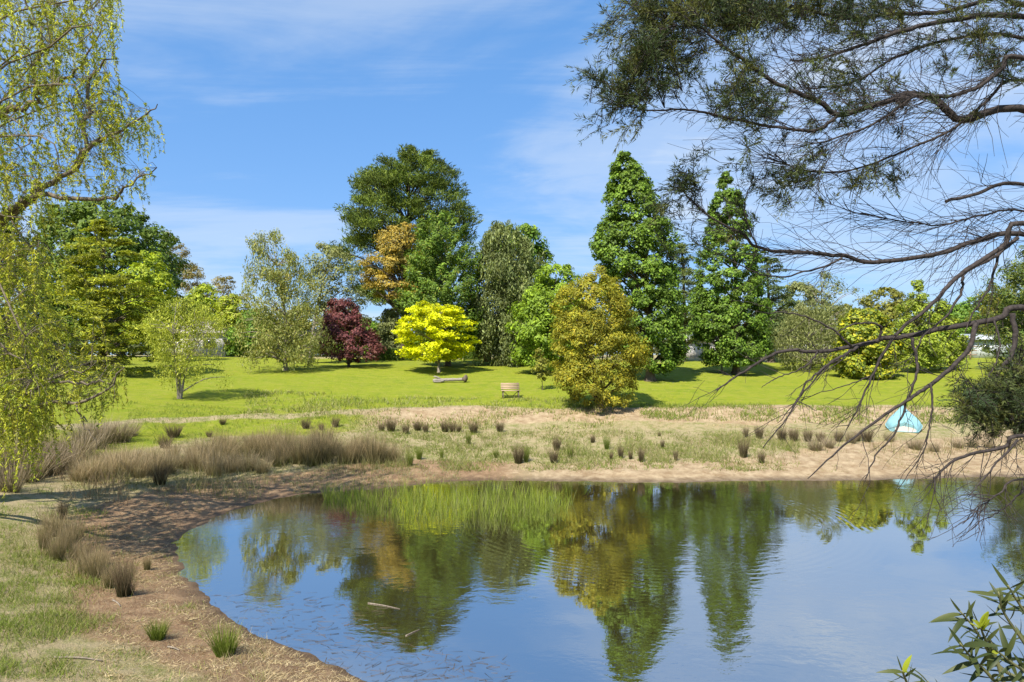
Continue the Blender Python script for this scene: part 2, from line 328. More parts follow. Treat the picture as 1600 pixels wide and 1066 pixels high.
def tree(name, label, base, d, prof, cols, w=None, group=None, n_cl=150, lpc=120, leaf=0.2, aspect=0.6, cl_r=0.55, style='ball', bark=BARK,
         trunk_r=0.2, trunks=1, limbs=26, seed=1, inner=0.25, flat=0.75, irr=0.16, mat=None, spread=0.0, dscale=0.95, lean=0.0, z_lo=None, hole=None, mott=0.0):
    """prof: [(py, px_left, px_right)] of the crown, top first; base = (px, py) of the trunk's foot, d its distance"""
    rng = np.random.default_rng(seed); leaf *= LEAF_K; lpc = int(lpc * LPC_K)
    bx = (base[0] - 800) * d / F; bz = gz(bx, d)
    pr = np.array(prof, float); z = HC - (pr[:, 0] - YH) * d / F; L = (pr[:, 1] - 800) * d / F; R = (pr[:, 2] - 800) * d / F
    o = np.argsort(z); z, L, R = z[o], L[o], R[o]; cx = (L + R) / 2; hw = (R - L) / 2
    zz = np.linspace(z[0], z[-1], 200); hwz = np.interp(zz, z, hw); pdf = hwz + 0.15 * hwz.max(); pdf /= pdf.sum()
    cz = rng.choice(zz, n_cl, p=pdf) + rng.normal(0, 0.05, n_cl); cz = np.clip(cz, z[0], z[-1])
    th = rng.uniform(0, 2 * np.pi, n_cl * 3); th = th[(np.sin(th) < .3) | (rng.random(n_cl * 3) < .5)][:n_cl]
    rr = np.where(rng.random(n_cl) < inner, np.sqrt(rng.uniform(0.02, 0.6, n_cl)), rng.uniform(0.78, 1.0, n_cl))
    ph = rng.uniform(0, 6.28, 6)
    wob = 1 + irr * (np.sin(3 * th + ph[0] + cz * 0.9) * .5 + np.sin(2 * th + cz * 1.9 + ph[1]) * .5 + np.sin(cz * 3.1 + ph[2] + th) * .4)
    h_ = np.interp(cz, z, hw); cr = cl_r * rng.uniform(0.65, 1.3, n_cl) * np.clip(0.55 + 0.45 * h_ / max(hw.max(), 1e-6), 0.5, 1)
    rad = np.maximum(h_ * wob * rr - cr * 0.28, 0.0)
    C = np.stack([np.interp(cz, z, cx) + rad * np.cos(th), d + rad * np.sin(th) * dscale, cz], 1)
    if hole is not None:
        keep = np.ones(n_cl, bool)
        for (hx0, hx1, hy0, hy1, pk) in hole:
            ppx = 800 + C[:, 0] * F / C[:, 1]; ppy = YH - (C[:, 2] - HC) * F / C[:, 1]
            keep &= ~((ppx > hx0) & (ppx < hx1) & (ppy > hy0) & (ppy < hy1) & (rng.random(n_cl) < pk))
        C = C[keep]; cr = cr[keep]; th = th[keep]; n_cl = len(C)
    outv = unit(np.stack([np.cos(th), np.sin(th), np.full(n_cl, 0.25)], 1))
    cm = MB(); n = n_cl * lpc; ci = np.repeat(np.arange(n_cl), lpc)
    u = unit(rng.normal(size=(n, 3))); rad_l = rng.random(n) ** 0.45
    off = u * rad_l[:, None] * cr[ci][:, None]
    ov = outv[ci]; up = None
    if style == 'ball': off[:, 2] *= flat; nr = u * 0.7 + ov * 0.6 + np.array([0, 0, 0.6]) + rng.normal(0, 0.42, (n, 3))
    elif style == 'layer':
        off[:, 2] *= flat; off = off + ov * (off * ov).sum(1, keepdims=True) * 0.6
        off[:, 2] -= 0.25 * np.abs((off * ov).sum(1)); nr = np.array([0, 0, 1.0]) + rng.normal(0, 0.45, (n, 3)) + ov * 0.3
    elif style == 'plume':
        a = unit(ov + np.array([0, 0, 0.55])); off = off * 0.62 + a * (off * a).sum(1, keepdims=True) * 1.1
        nr = u * 0.6 + ov * 0.5 + np.array([0, 0, 0.5]) + rng.normal(0, 0.45, (n, 3)); up = a + rng.normal(0, 0.45, (n, 3))
    elif style == 'pine':
        a = unit(ov * .5 + np.array([0, 0, 1.0])); off[:, 2] *= 0.55; off = off + ov * (off * ov).sum(1, keepdims=True) * 0.35
        up = a * 1.1 + off / cr[ci][:, None] + rng.normal(0, .35, (n, 3)); nr = rng.normal(0, 1, (n, 3)) + [-.3, -.6, .5]; off = off + a * (0.18 * cr[ci] * rng.random(n))[:, None]
    elif style == 'droop':
        off[:, 2] = off[:, 2] * 1.5 - 0.35 * cr[ci]; nr = ov * 0.6 + rng.normal(0, 0.7, (n, 3)); up = np.array([0, 0, -1.0]) + rng.normal(0, 0.35, (n, 3))
    pos = C[ci] + off
    col = pal(rng, n, cols, w) * rng.uniform(1 - 0.18 - mott, 1 + 0.18 + mott, (n_cl, 1))[ci]
    leaves(cm, pos, nr, leaf * np.clip(rng.lognormal(-.05, .38, n), .4, 2.1), aspect, rng, col, up)
    root = empty(name, (bx, d, bz)); tag(root, label, 'tree', group); org = (bx, d, bz)
    tm = MB(); bm_ = MB(); top = z[-1]; zs = z_lo if z_lo is not None else z[0]
    starts = []
    for k in range(trunks):
        a = rng.uniform(0, 6.28); s0 = spread * (0.35 if trunks > 1 else 0)
        a = (k + rng.uniform(-.25, .25)) * 6.283 / trunks + seed; px0 = np.array([bx + np.cos(a) * s0 * .16, d + np.sin(a) * s0 * .16, bz - 0.12])
        tz = top - (top - zs) * (0.12 if trunks == 1 else rng.uniform(0.25, 0.5))
        tp = np.array([np.interp(tz, z, cx) + np.cos(a) * spread, d + np.sin(a) * spread, tz])
        md = px0 * .5 + tp * .5 + np.array([lean - 0.25 * (tp[0] - px0[0]) + rng.normal(0, .12), rng.normal(0, .12), 0])
        pts = spline([px0, px0 * .8 + md * .2 + [0, 0, .1], md, tp], 12)
        r = trunk_r * (1 if trunks == 1 else 0.62); rads = r * np.linspace(1, 0.12, 12); rads[0] *= 1.5; rads[1] *= 1.12
        tube(tm, pts, rads, 8); starts.append((pts, rads))
    for i in rng.permutation(n_cl)[:limbs]:
        pts, rads = starts[rng.integers(trunks)]
        c = C[i]; hd = np.hypot(c[0] - pts[:, 0], c[1] - pts[:, 1]); want = c[2] - hd * (0.35 if style in ('layer', 'droop') else 0.7)
        j = int(np.clip(np.argmin(np.abs(pts[:, 2] - want)), 3, 10))
        mid = pts[j] * .45 + c * .55 + np.array([0, 0, 0.12 * hd[j]])
        tube(bm_, spline([pts[j], mid, c], 7), np.linspace(min(rads[j] * .6, 0.045 + trunk_r * .3), 0.012, 7), 5, cap=False)
    tm.build('trunk', bark, root, True, org)
    if bm_.n: tag(bm_.build('branches', bark, root, True, org), kind='stuff')
    cm.build('crown', mat or FOL, root, False, org)
    return root

G_DARK = [(0.055, 0.095, 0.015), (0.080, 0.135, 0.018), (0.112, 0.170, 0.022), (0.038, 0.068, 0.013)]
G_MID = [(0.070, 0.130, 0.018), (0.110, 0.185, 0.020), (0.050, 0.095, 0.017)]
G_LIME = [(0.18, 0.235, 0.018), (0.25, 0.29, 0.02), (0.13, 0.18, 0.02)]
G_GREY = [(0.105, 0.125, 0.050), (0.15, 0.165, 0.07), (0.075, 0.09, 0.035)]
G_OLIVE = [(0.11, 0.12, 0.025), (0.17, 0.165, 0.03), (0.075, 0.085, 0.02)]

tree('flowering_wattle', 'golden olive wattle on several low stems beside the sandy bank', (938, 638), 33.7,
     [(420, 925, 940), (440, 890, 965), (480, 865, 990), (530, 858, 1000), (570, 862, 1003), (600, 866, 1000), (628, 890, 990)],
     [(0.205, 0.19, 0.017), (0.155, 0.162, 0.02), (0.105, 0.122, 0.018), (0.26, 0.215, 0.016)], [.35, .3, .25, .1], n_cl=350, lpc=140, leaf=0.125, aspect=0.4, cl_r=0.42,
     trunk_r=0.14, trunks=5, spread=1.1, limbs=60, seed=3, inner=0.3, irr=0.15, mott=0.12, hole=[(905, 965, 592, 622, .5)])
tree('liquidambar_tree', 'tall shaggy dark green conical tree with leaning tip, just behind the golden wattle', (1016, 597), 43,
     [(238, 970, 982), (262, 955, 1000), (300, 950, 1020), (350, 938, 1045), (385, 920, 1052), (430, 935, 1058), (480, 950, 1068), (530, 962, 1072), (565, 978, 1068), (580, 995, 1050)],
     G_DARK + [(0.12, 0.20, 0.025)], n_cl=560, lpc=118, leaf=0.155, aspect=0.75, cl_r=0.5, trunk_r=0.36, limbs=70, seed=4, irr=0.13, inner=0.2, mott=0.15)
tree('liquidambar_tree', 'tall narrow green conical tree with a neat pointed tip and garden tap beside it', (1150, 583), 47.5,
     [(272, 1130, 1137), (300, 1117, 1155), (350, 1103, 1172), (410, 1090, 1185), (460, 1082, 1195), (510, 1077, 1205), (545, 1085, 1200), (568, 1105, 1190)],
     G_DARK + [(0.11, 0.20, 0.025)], n_cl=540, lpc=118, leaf=0.145, aspect=0.75, cl_r=0.45, trunk_r=0.3, limbs=70, seed=5, irr=0.06, inner=0.2, mott=0.1)
tree('pine_tree', 'huge round-topped dark pine towering over the other trees', (632, 560), 66,
     [(238, 620, 670), (262, 578, 705), (300, 552, 728), (340, 545, 740), (380, 528, 738), (420, 535, 720), (450, 560, 700), (480, 580, 690)],
     [(0.055, 0.085, 0.018), (0.085, 0.125, 0.024), (0.032, 0.052, 0.014), (0.125, 0.16, 0.03)], n_cl=380, lpc=200, leaf=0.36, aspect=0.15, cl_r=1.05, style='pine', trunk_r=0.5, limbs=110, seed=6,
     irr=0.2, inner=0.25, mat=NEEDLE, mott=0.2, hole=[(545, 620, 380, 480, .35)])
tree('rusty_oak', 'open-branched tree with rusty yellow upper leaves in front of the big pine', (630, 562), 60,
     [(352, 615, 650), (372, 588, 665), (400, 570, 672), (430, 568, 668), (465, 575, 660)],
     [(0.25, 0.185, 0.035), (0.19, 0.16, 0.04), (0.14, 0.13, 0.045), (0.28, 0.20, 0.03)], n_cl=120, lpc=130, leaf=0.17, aspect=0.6, cl_r=0.7, trunk_r=0.25, limbs=80, seed=7, bark=BARK, flat=0.5, inner=0.15, irr=0.25)
tree('cypress_tree', 'broad mid green cypress with feathery sprays behind the yellow maple', (700, 570), 53,
     [(336, 682, 700), (352, 660, 725), (390, 645, 745), (430, 637, 752), (480, 630, 755), (530, 640, 755), (556, 660, 750)],
     [(0.075, 0.13, 0.020), (0.115, 0.175, 0.026), (0.05, 0.085, 0.018), (0.16, 0.16, 0.03)], [.4, .3, .25, .05], n_cl=330, lpc=120, leaf=0.22, aspect=0.38, cl_r=0.6, style='plume', trunk_r=0.4, limbs=50, seed=8, trunks=2, spread=.6, irr=0.15, inner=0.3, mott=0.12)
tree('blue_cypress', 'grey green drooping cypress with low black stems left of the bright green tree', (790, 569), 54,
     [(352, 770, 800), (370, 752, 822), (410, 745, 840), (460, 738, 850), (510, 735, 852), (545, 742, 845), (566, 760, 825)],
     [(0.09, 0.118, 0.048), (0.135, 0.165, 0.07), (0.06, 0.078, 0.034), (0.175, 0.20, 0.08)], n_cl=330, lpc=120, leaf=0.24, aspect=0.35, cl_r=0.62, style='droop', trunk_r=0.34, limbs=60, seed=9, trunks=3, spread=.9, irr=0.22, inner=0.3, mott=0.16)
tree('oak_tree', 'pale green oak showing above and behind the grey cypress', (822, 562), 63,
     [(352, 800, 830), (365, 775, 845), (395, 765, 858), (430, 765, 862), (480, 775, 865), (540, 790, 860)],
     G_MID + [(0.17, 0.23, 0.03)], n_cl=170, lpc=110, leaf=0.28, cl_r=0.8, trunk_r=0.3, limbs=40, seed=10)
tree('ash_tree', 'fresh bright green leafy tree between the grey cypress and the golden wattle', (852, 583), 47,
     [(415, 865, 890), (432, 835, 905), (460, 815, 912), (490, 798, 915), (520, 795, 915), (552, 805, 912), (572, 825, 905)],
     [(0.12, 0.19, 0.018), (0.165, 0.235, 0.02), (0.085, 0.135, 0.017)], n_cl=190, lpc=120, leaf=0.2, aspect=0.55, cl_r=0.58, trunk_r=0.2, limbs=40, seed=11, irr=0.2)
tree('golden_maple', 'small round brilliant yellow maple standing alone on the lawn', (686, 580), 48,
     [(472, 660, 690), (482, 635, 712), (505, 622, 732), (530, 615, 738), (548, 620, 736), (560, 640, 722)],
     [(0.40, 0.42, 0.008), (0.46, 0.46, 0.009), (0.28, 0.33, 0.012), (0.17, 0.23, 0.014)], [.36, .28, .22, .14], n_cl=170, lpc=120, leaf=0.17, aspect=0.6, cl_r=0.48, style='layer', flat=0.42, trunk_r=0.14, limbs=40, seed=12, bark=BARKG, inner=0.25, irr=0.2, mott=0.08)
tree('purple_plum', 'dark purple-leaved plum tree on the lawn', (545, 576), 50,
     [(470, 515, 545), (485, 508, 562), (510, 503, 582), (535, 502, 598), (553, 512, 602), (563, 525, 585)],
     [(0.072, 0.022, 0.030), (0.115, 0.035, 0.042), (0.042, 0.017, 0.022), (0.15, 0.06, 0.06)], n_cl=130, lpc=110, leaf=0.16, cl_r=0.5, trunk_r=0.13, trunks=2, spread=.5, limbs=40, seed=13, inner=0.3, irr=0.2)
tree('silver_pear', 'wispy grey green tree with trailing lower branches and a pale trunk', (446, 587), 46,
     [(366, 405, 440), (385, 392, 462), (420, 385, 478), (460, 378, 490), (500, 375, 502), (530, 374, 512), (560, 376, 512)],
     [(0.145, 0.165, 0.05), (0.20, 0.215, 0.075), (0.11, 0.125, 0.04), (0.23, 0.20, 0.065)], [.4, .3, .2, .1], n_cl=250, lpc=90, leaf=0.155, aspect=0.38, cl_r=0.52, style='droop', trunk_r=0.19, limbs=90, seed=14, bark=BARKG, inner=0.35, irr=0.25)
tree('pale_poplar', 'thin pale grey tree with whitish limbs rising behind the purple plum', (484, 574), 55,
     [(385, 490, 530), (400, 480, 550), (430, 478, 562), (470, 485, 572), (510, 495, 575), (540, 490, 560)],
     [(0.15, 0.165, 0.065), (0.19, 0.20, 0.09), (0.10, 0.115, 0.045)], n_cl=150, lpc=90, leaf=0.18, aspect=0.45, cl_r=0.65, trunk_r=0.2, limbs=70, seed=15, bark=BARKG, inner=0.3, irr=0.3)
tree('staked_sapling', 'young sapling with a bare thin stem beside the garden bench', (848, 608), 39.5,
     [(548, 838, 850), (560, 830, 860), (578, 830, 862), (592, 838, 856)],
     G_OLIVE + [(0.22, 0.22, 0.03)], n_cl=26, lpc=55, leaf=0.1, cl_r=0.24, trunk_r=0.03, limbs=14, seed=16)
# the left side
tree('weeping_tree', 'small bare-limbed weeping tree with pale forked trunk at the lawn edge', (281, 640), 33.3,
     [(470, 270, 310), (485, 250, 335), (510, 242, 350), (540, 238, 352), (565, 240, 345), (590, 250, 342)],
     [(0.22, 0.25, 0.035), (0.28, 0.30, 0.055), (0.17, 0.20, 0.035)], n_cl=150, lpc=105, leaf=0.11, aspect=0.28, cl_r=0.42, style='droop', trunk_r=0.15, trunks=3, spread=1.25, limbs=60, seed=23, bark=BARKG, inner=0.3, irr=0.25, hole=[(230, 360, 560, 610, .5)])
tree('lime_cedar', 'lime green conifer with drooping layered sprays behind the willow', (160, 602), 40,
     [(345, 152, 164), (370, 135, 190), (410, 110, 215), (450, 98, 235), (500, 78, 248), (545, 70, 255), (585, 80, 250)],
     [(0.19, 0.215, 0.022), (0.26, 0.275, 0.03), (0.12, 0.145, 0.02), (0.06, 0.075, 0.018)], n_cl=270, lpc=120, leaf=0.2, aspect=0.3, cl_r=0.6, style='layer', flat=0.26, trunk_r=0.22, limbs=60, seed=18, inner=0.25, irr=0.2, mott=0.18)
tree('elm_tree', 'large rounded dark green broadleaf tree behind the lime conifer', (190, 566), 60,
     [(318, 120, 190), (332, 85, 225), (365, 70, 262), (400, 62, 288), (440, 60, 298), (480, 75, 295), (530, 90, 285)],
     [(0.068, 0.108, 0.016), (0.10, 0.148, 0.02), (0.046, 0.075, 0.014)], n_cl=330, lpc=115, leaf=0.28, aspect=0.7, cl_r=1.0, trunk_r=0.4, limbs=40, seed=19, irr=0.14)
tree('robinia_tree', 'lime yellow leafy tree at the right of the lime conifer', (240, 572), 52,
     [(398, 215, 245), (415, 200, 262), (450, 195, 272), (490, 195, 270), (540, 205, 262)],
     G_LIME, n_cl=110, lpc=110, leaf=0.2, cl_r=0.6, trunk_r=0.15, limbs=20, seed=20)
tree('robinia_tree', 'rounded lime yellow garden tree above the white cottage', (320, 560), 78,
     [(446, 305, 325), (458, 295, 340), (485, 290, 348), (520, 292, 345)],
     G_LIME, n_cl=80, lpc=100, leaf=0.28, cl_r=0.75, trunk_r=0.15, limbs=16, seed=21)
tree('robinia_tree', 'rounded lime yellow garden tree just right of the white cottage', (362, 560), 74,
     [(462, 350, 370), (475, 340, 385), (505, 338, 395), (540, 345, 390)],
     G_LIME + [(0.2, 0.2, 0.05)], n_cl=80, lpc=100, leaf=0.26, cl_r=0.7, trunk_r=0.15, limbs=16, seed=22)
for k, (bx_, d_, pr_, lab) in enumerate([
        (282, 100, [(363, 250, 262), (380, 252, 282), (410, 262, 300), (440, 280, 315)], 'sparse wispy gum with bare top beyond the dark green tree'),
        (308, 105, [(418, 296, 318), (432, 288, 330), (460, 285, 335), (500, 290, 330)], 'small bronze-tinged gum on the skyline above the cottage'),
        (348, 102, [(432, 338, 360), (445, 325, 375), (470, 325, 380), (510, 330, 375)], 'wide bronze-tinged gum on the skyline next to the wispy grey tree')]):
    tree('gum_tree', lab, (bx_, 556), d_, pr_, [(0.16, 0.135, 0.06), (0.20, 0.17, 0.075), (0.10, 0.10, 0.04)], n_cl=46, lpc=75, leaf=0.3, aspect=0.4, cl_r=0.85, trunk_r=0.25, limbs=34, seed=30 + k, bark=BARKG,
         group='gums on the skyline', irr=0.35, flat=0.55)
tree('dark_conifer', 'dark dense conifer standing behind the willow', (10, 592), 42,
     [(340, 10, 30), (390, -20, 60), (450, -50, 75), (520, -70, 85), (580, -60, 80)], [(0.035, 0.06, 0.016), (0.06, 0.09, 0.02)], n_cl=160, lpc=110, leaf=0.24, aspect=0.35, cl_r=0.7, style='plume', trunk_r=0.25, limbs=20, seed=35)
# behind the lawn, left to right
back = [(300, 84, 500, 250, 350, G_OLIVE, 'olive shrub rising behind the white cottage', 0), (400, 62, 490, 360, 440, G_MID, 'rounded green shrub behind the wispy grey tree', 0),
        (470, 68, 480, 430, 520, G_OLIVE, 'olive green shrub behind the pale thin tree', 0), (570, 66, 500, 530, 610, G_MID, 'green shrub behind the purple plum', 0),
        (605, 62, 487, 585, 640, G_GREY, 'grey green shrub beside the yellow maple', 0), (735, 72, 480, 690, 780, G_DARK, 'dark evergreen shrub behind the two cypresses', 0),
        (900, 66, 470, 850, 950, G_DARK, 'dark green shrub behind the bright green tree', 0), (1225, 70, 480, 1195, 1290, G_GREY, 'grey green shrub beside the paling fence', 0),
        (1320, 72, 478, 1270, 1380, G_OLIVE, 'olive tree mass behind the yellow-green bush', 0), (1420, 76, 470, 1360, 1480, G_OLIVE, 'dull olive tree behind the thin green poplars', 0),
        (1245, 66, 446, 1205, 1292, G_GREY, 'tall grey green tree filling the gap right of the layered cedar', 0), (1385, 78, 452, 1335, 1432, G_OLIVE, 'tall olive tree rising behind the yellow-green bush', 0), (1530, 74, 455, 1480, 1580, G_MID, 'tall mid green tree behind the poplars and grey shed', 0), (1130, 80, 470, 1060, 1180, G_DARK, 'dark tree mass between the two tall conical trees', 0),
        (1500, 70, 480, 1450, 1530, G_MID, 'mid green shrub left of the grey shed', 0)]
for k, (bx_, d_, top, l, r, pc, lab, bot) in enumerate(back):
    c_ = (l + r) / 2; b_ = bot or 556
    tree('garden_shrub', lab, (bx_, 556), d_, [(top, c_ - 12, c_ + 8), (top + 12, l + 14, r - 12), (top + 35, l, r), (b_ - 4, l + 2, r - 3)], pc, n_cl=95, lpc=90, leaf=0.27, cl_r=0.75, trunk_r=0.12, trunks=2, spread=.7, limbs=14, seed=50 + k,
         group='shrubs behind the lawn', irr=0.25)
# the right side
tree('cedar_tree', 'pale layered cedar glimpsed between the two tall conical trees', (1066, 572), 60,
     [(375, 1062, 1072), (410, 1048, 1085), (460, 1040, 1098), (510, 1040, 1100), (540, 1045, 1096)], [(0.09, 0.12, 0.05), (0.13, 0.16, 0.065), (0.06, 0.085, 0.035)], n_cl=110, lpc=90, leaf=0.24, aspect=0.35, cl_r=0.7, style='layer', flat=0.3, trunk_r=0.42, limbs=40, seed=70)
tree('cedar_tree', 'layered blue green cedar right behind the narrow conical tree', (1205, 572), 58,
     [(392, 1190, 1200), (420, 1178, 1222), (460, 1172, 1238), (505, 1175, 1248), (540, 1180, 1240)], [(0.07, 0.10, 0.045), (0.11, 0.145, 0.06), (0.045, 0.07, 0.03)], n_cl=110, lpc=90, leaf=0.24, aspect=0.35, cl_r=0.7, style='layer', flat=0.3, trunk_r=0.36, limbs=40, seed=71)
tree('birch_tree', 'thin see-through birch with wispy grey green top', (1286, 578), 56,
     [(425, 1262, 1300), (440, 1245, 1322), (470, 1240, 1335), (510, 1245, 1335), (545, 1255, 1320)], G_GREY, n_cl=75, lpc=60, leaf=0.16, aspect=0.45, cl_r=0.6, trunk_r=0.16, limbs=70, seed=72, bark=BARKG, irr=0.3)
tree('weeping_birch', 'pale weeping grey green tree trailing to the lawn behind the bare branch', (1262, 582), 50,
     [(478, 1245, 1280), (495, 1222, 1310), (525, 1212, 1325), (555, 1212, 1320), (572, 1225, 1310)], [(0.125, 0.145, 0.055), (0.18, 0.195, 0.085), (0.085, 0.10, 0.04)], n_cl=140, lpc=95, leaf=0.18, aspect=0.3, cl_r=0.6, style='droop', trunk_r=0.17, limbs=40, seed=73, bark=BARKG, irr=0.2)
tree('golden_elm', 'dense yellow-green bush-like tree with dark skirt at the lawn edge', (1350, 592), 45,
     [(485, 1335, 1360), (500, 1320, 1380), (525, 1308, 1398), (555, 1300, 1405), (580, 1305, 1402), (590, 1318, 1390)],
     [(0.26, 0.26, 0.018), (0.36, 0.32, 0.02), (0.13, 0.17, 0.02), (0.05, 0.08, 0.018)], [.22, .10, .42, .26], n_cl=190, lpc=110, leaf=0.19, aspect=0.7, cl_r=0.5, trunk_r=0.12, limbs=20, seed=74, irr=0.15)
for k, (x_, dx, top, lab) in enumerate([(1432, 47, 440, 'slim upright green poplar with the taller top'), (1470, 49, 470, 'bushier yellow green poplar beside the slim one')]):
    tree('young_poplar', lab, (x_, 588), dx, [(top, x_ - 6, x_ + 6), (top + 30, x_ - 22, x_ + 20), (top + 70, x_ - 34, x_ + 34), (570, x_ - 36, x_ + 40)],
         [(0.15, 0.20, 0.025), (0.21, 0.25, 0.03), (0.10, 0.14, 0.02)], n_cl=110, lpc=90, leaf=0.16, aspect=0.6, cl_r=0.5, trunk_r=0.1, limbs=50, seed=76 + k, group='young poplars', irr=0.3)
tree('macrocarpa', 'dark pine at the far right with a broken outline near the shed', (1610, 580), 46,
     [(395, 1600, 1640), (420, 1575, 1670), (450, 1560, 1690), (490, 1555, 1700), (530, 1550, 1710), (552, 1560, 1700)], [(0.04, 0.07, 0.018), (0.07, 0.10, 0.022), (0.11, 0.13, 0.03)], n_cl=170, lpc=110, leaf=0.28, aspect=0.2, cl_r=0.7, style='plume', trunk_r=0.3, limbs=60, seed=79, mat=NEEDLE, irr=0.25)
tree('macrocarpa', 'low dark evergreen beside the grey shed', (1545, 575), 62,
     [(440, 1560, 1580), (460, 1535, 1600), (500, 1520, 1610), (540, 1530, 1605)], [(0.05, 0.075, 0.02), (0.09, 0.11, 0.028), (0.19, 0.18, 0.03)], n_cl=110, lpc=100, leaf=0.24, aspect=0.3, cl_r=0.75, style='plume', trunk_r=0.25, limbs=40, seed=80)
# far wood closing the horizon
mbw = MB(); rng = np.random.default_rng(90)
for k in range(150):
    x = -190 + k * 2.7 + rng.normal(0, 1.2); y = 135 + rng.normal(0, 8); hh = rng.uniform(7, 12) * (1 + 0.25 * np.sin(x * .06)); n = 200
    u = unit(rng.normal(size=(n, 3))) * rng.random((n, 1)) ** .4 * np.array([2.6, 2.4, hh * .5]); u += 0.35 * np.sin(u[:, ::-1] * 2.1)
    pc = np.array([[0.075, 0.095, 0.03], [0.11, 0.12, 0.045], [0.055, 0.075, 0.025]])[rng.integers(3)]
    leaves(mbw, u + [x, y, 4.2 + hh * .5], u * [1, 1, .6] + [0, 0, .8] + rng.normal(0, .6, (n, 3)), 1.0 * rng.uniform(.6, 1.3, n), 0.7, rng, pc * rng.uniform(.7, 1.3, (n, 1)))
for k in range(130):
    x = -200 + k * 3.1 + rng.normal(0, 1); y = 112 + rng.normal(0, 5); n = 110; u = unit(rng.normal(size=(n, 3))) * rng.random((n, 1)) ** .4 * np.array([2.6, 1.8, 1.7])
    pc = np.array([[0.085, 0.105, 0.03], [0.12, 0.13, 0.045], [0.06, 0.08, 0.025]])[rng.integers(3)]
    leaves(mbw, u + [x, y, 5.4], u * [1, 1, .6] + [0, 0, .8] + rng.normal(0, .6, (n, 3)), 0.9 * rng.uniform(.6, 1.3, n), 0.7, rng, pc * rng.uniform(.7, 1.3, (n, 1)))
tag(mbw.build('distant_wood', FOL), 'line of distant trees closing the skyline behind the lawn', 'trees', kind='stuff')

# ------------------------------------------------------------------ rushes, reeds and grass
def blades(mb, base, dirv, length, width, bend, cb, ct, rng, seg=3):
    """tapering bent blades; cb, ct = colours at foot and tip"""
    n = len(base); dirv = unit(dirv); side = unit(np.cross(dirv, unit(rng.normal(size=(n, 3))))); bd = unit(np.stack([rng.normal(size=n), rng.normal(size=n), -0.4 * np.ones(n)], 1))
    bd = bd * 0.5 + unit(dirv * [1, 1, 0] + 1e-6) * 0.5
    V = []; C = []
    for k in range(seg + 1):
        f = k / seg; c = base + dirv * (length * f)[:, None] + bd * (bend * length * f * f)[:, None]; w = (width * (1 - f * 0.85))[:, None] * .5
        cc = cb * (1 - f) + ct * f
        if k < seg: V += [c - side * w, c + side * w]; C += [cc, cc]
        else: V += [c]; C += [cc]
    m = 2 * seg + 1; i = np.arange(n)[:, None] * m; q = []
    for k in range(seg - 1): q.append(i + [2 * k, 2 * k + 1, 2 * k + 3, 2 * k + 2])
    mb.add(np.stack(V, 1).reshape(-1, 3), i + [2 * seg - 2, 2 * seg - 1, 2 * seg], np.concatenate(q) if q else None, np.stack(C, 1).reshape(-1, 3))
def rush_mesh(n, r, h, foot, tip, seed, spread=0.45, wid=0.011):
    rng = np.random.default_rng(seed); mb = MB()
    a = rng.uniform(0, 6.28, n); q = np.sqrt(rng.random(n)) * r; base = np.stack([q * np.cos(a), q * np.sin(a), -0.04 * np.ones(n)], 1)
    dv = np.stack([np.cos(a) * q / r * spread, np.sin(a) * q / r * spread, np.ones(n)], 1) + rng.normal(0, 0.1, (n, 3)) * [1, 1, 0]
    f = np.array(foot) * rng.uniform(.7, 1.25, (n, 1)); t_ = np.array(tip) * rng.uniform(.5, 1.4, (n, 1))
    blades(mb, base, dv, h * rng.uniform(.55, 1.12, n), wid * rng.uniform(.7, 1.4, n), rng.uniform(0, .22, n) + .5 * (rng.random(n) < .12), f, t_, rng)
    return mb.mesh('rush_clump', GRASS)
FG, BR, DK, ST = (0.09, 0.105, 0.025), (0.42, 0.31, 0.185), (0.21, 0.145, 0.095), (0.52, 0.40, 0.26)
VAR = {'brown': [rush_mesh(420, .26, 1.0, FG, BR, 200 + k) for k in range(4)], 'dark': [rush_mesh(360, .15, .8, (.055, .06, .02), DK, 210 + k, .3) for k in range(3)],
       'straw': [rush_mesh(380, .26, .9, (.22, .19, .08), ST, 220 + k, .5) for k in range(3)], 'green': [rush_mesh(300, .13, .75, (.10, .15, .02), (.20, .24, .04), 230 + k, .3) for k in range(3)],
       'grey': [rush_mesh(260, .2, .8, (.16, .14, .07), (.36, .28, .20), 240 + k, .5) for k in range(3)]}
def rush(kind, px, py, hpx, label, group, wide=1.0):
    x, y, z = ground(px, py); sc = hpx * y / F / {'brown': 1.0, 'dark': .8, 'straw': .9, 'green': .75, 'grey': .8}[kind]
    o = bpy.data.objects.new('rush_clump', VAR[kind][RNG.integers(len(VAR[kind]))]); COL.objects.link(o)
    o.location = (x, y, z); o.rotation_euler = (0, 0, RNG.uniform(0, 6.28)); wv = RNG.uniform(.75, 1.2); o.scale = (sc * wide * wv, sc * wide * wv, sc * RNG.uniform(.85, 1.1)); tag(o, label, 'rushes', group)
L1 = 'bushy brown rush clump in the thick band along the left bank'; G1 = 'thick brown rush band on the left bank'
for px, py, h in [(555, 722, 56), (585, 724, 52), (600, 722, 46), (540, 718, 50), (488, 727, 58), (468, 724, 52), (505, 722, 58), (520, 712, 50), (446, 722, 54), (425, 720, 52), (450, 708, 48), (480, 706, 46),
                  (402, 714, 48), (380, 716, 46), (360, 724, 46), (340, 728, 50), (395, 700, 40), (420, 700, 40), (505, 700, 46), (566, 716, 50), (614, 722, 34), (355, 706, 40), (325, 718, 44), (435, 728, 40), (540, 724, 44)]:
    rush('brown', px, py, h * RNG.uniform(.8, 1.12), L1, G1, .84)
L2 = 'pale straw-coloured rush clump beside the brown rush band'; G2 = 'straw rushes on the left bank'
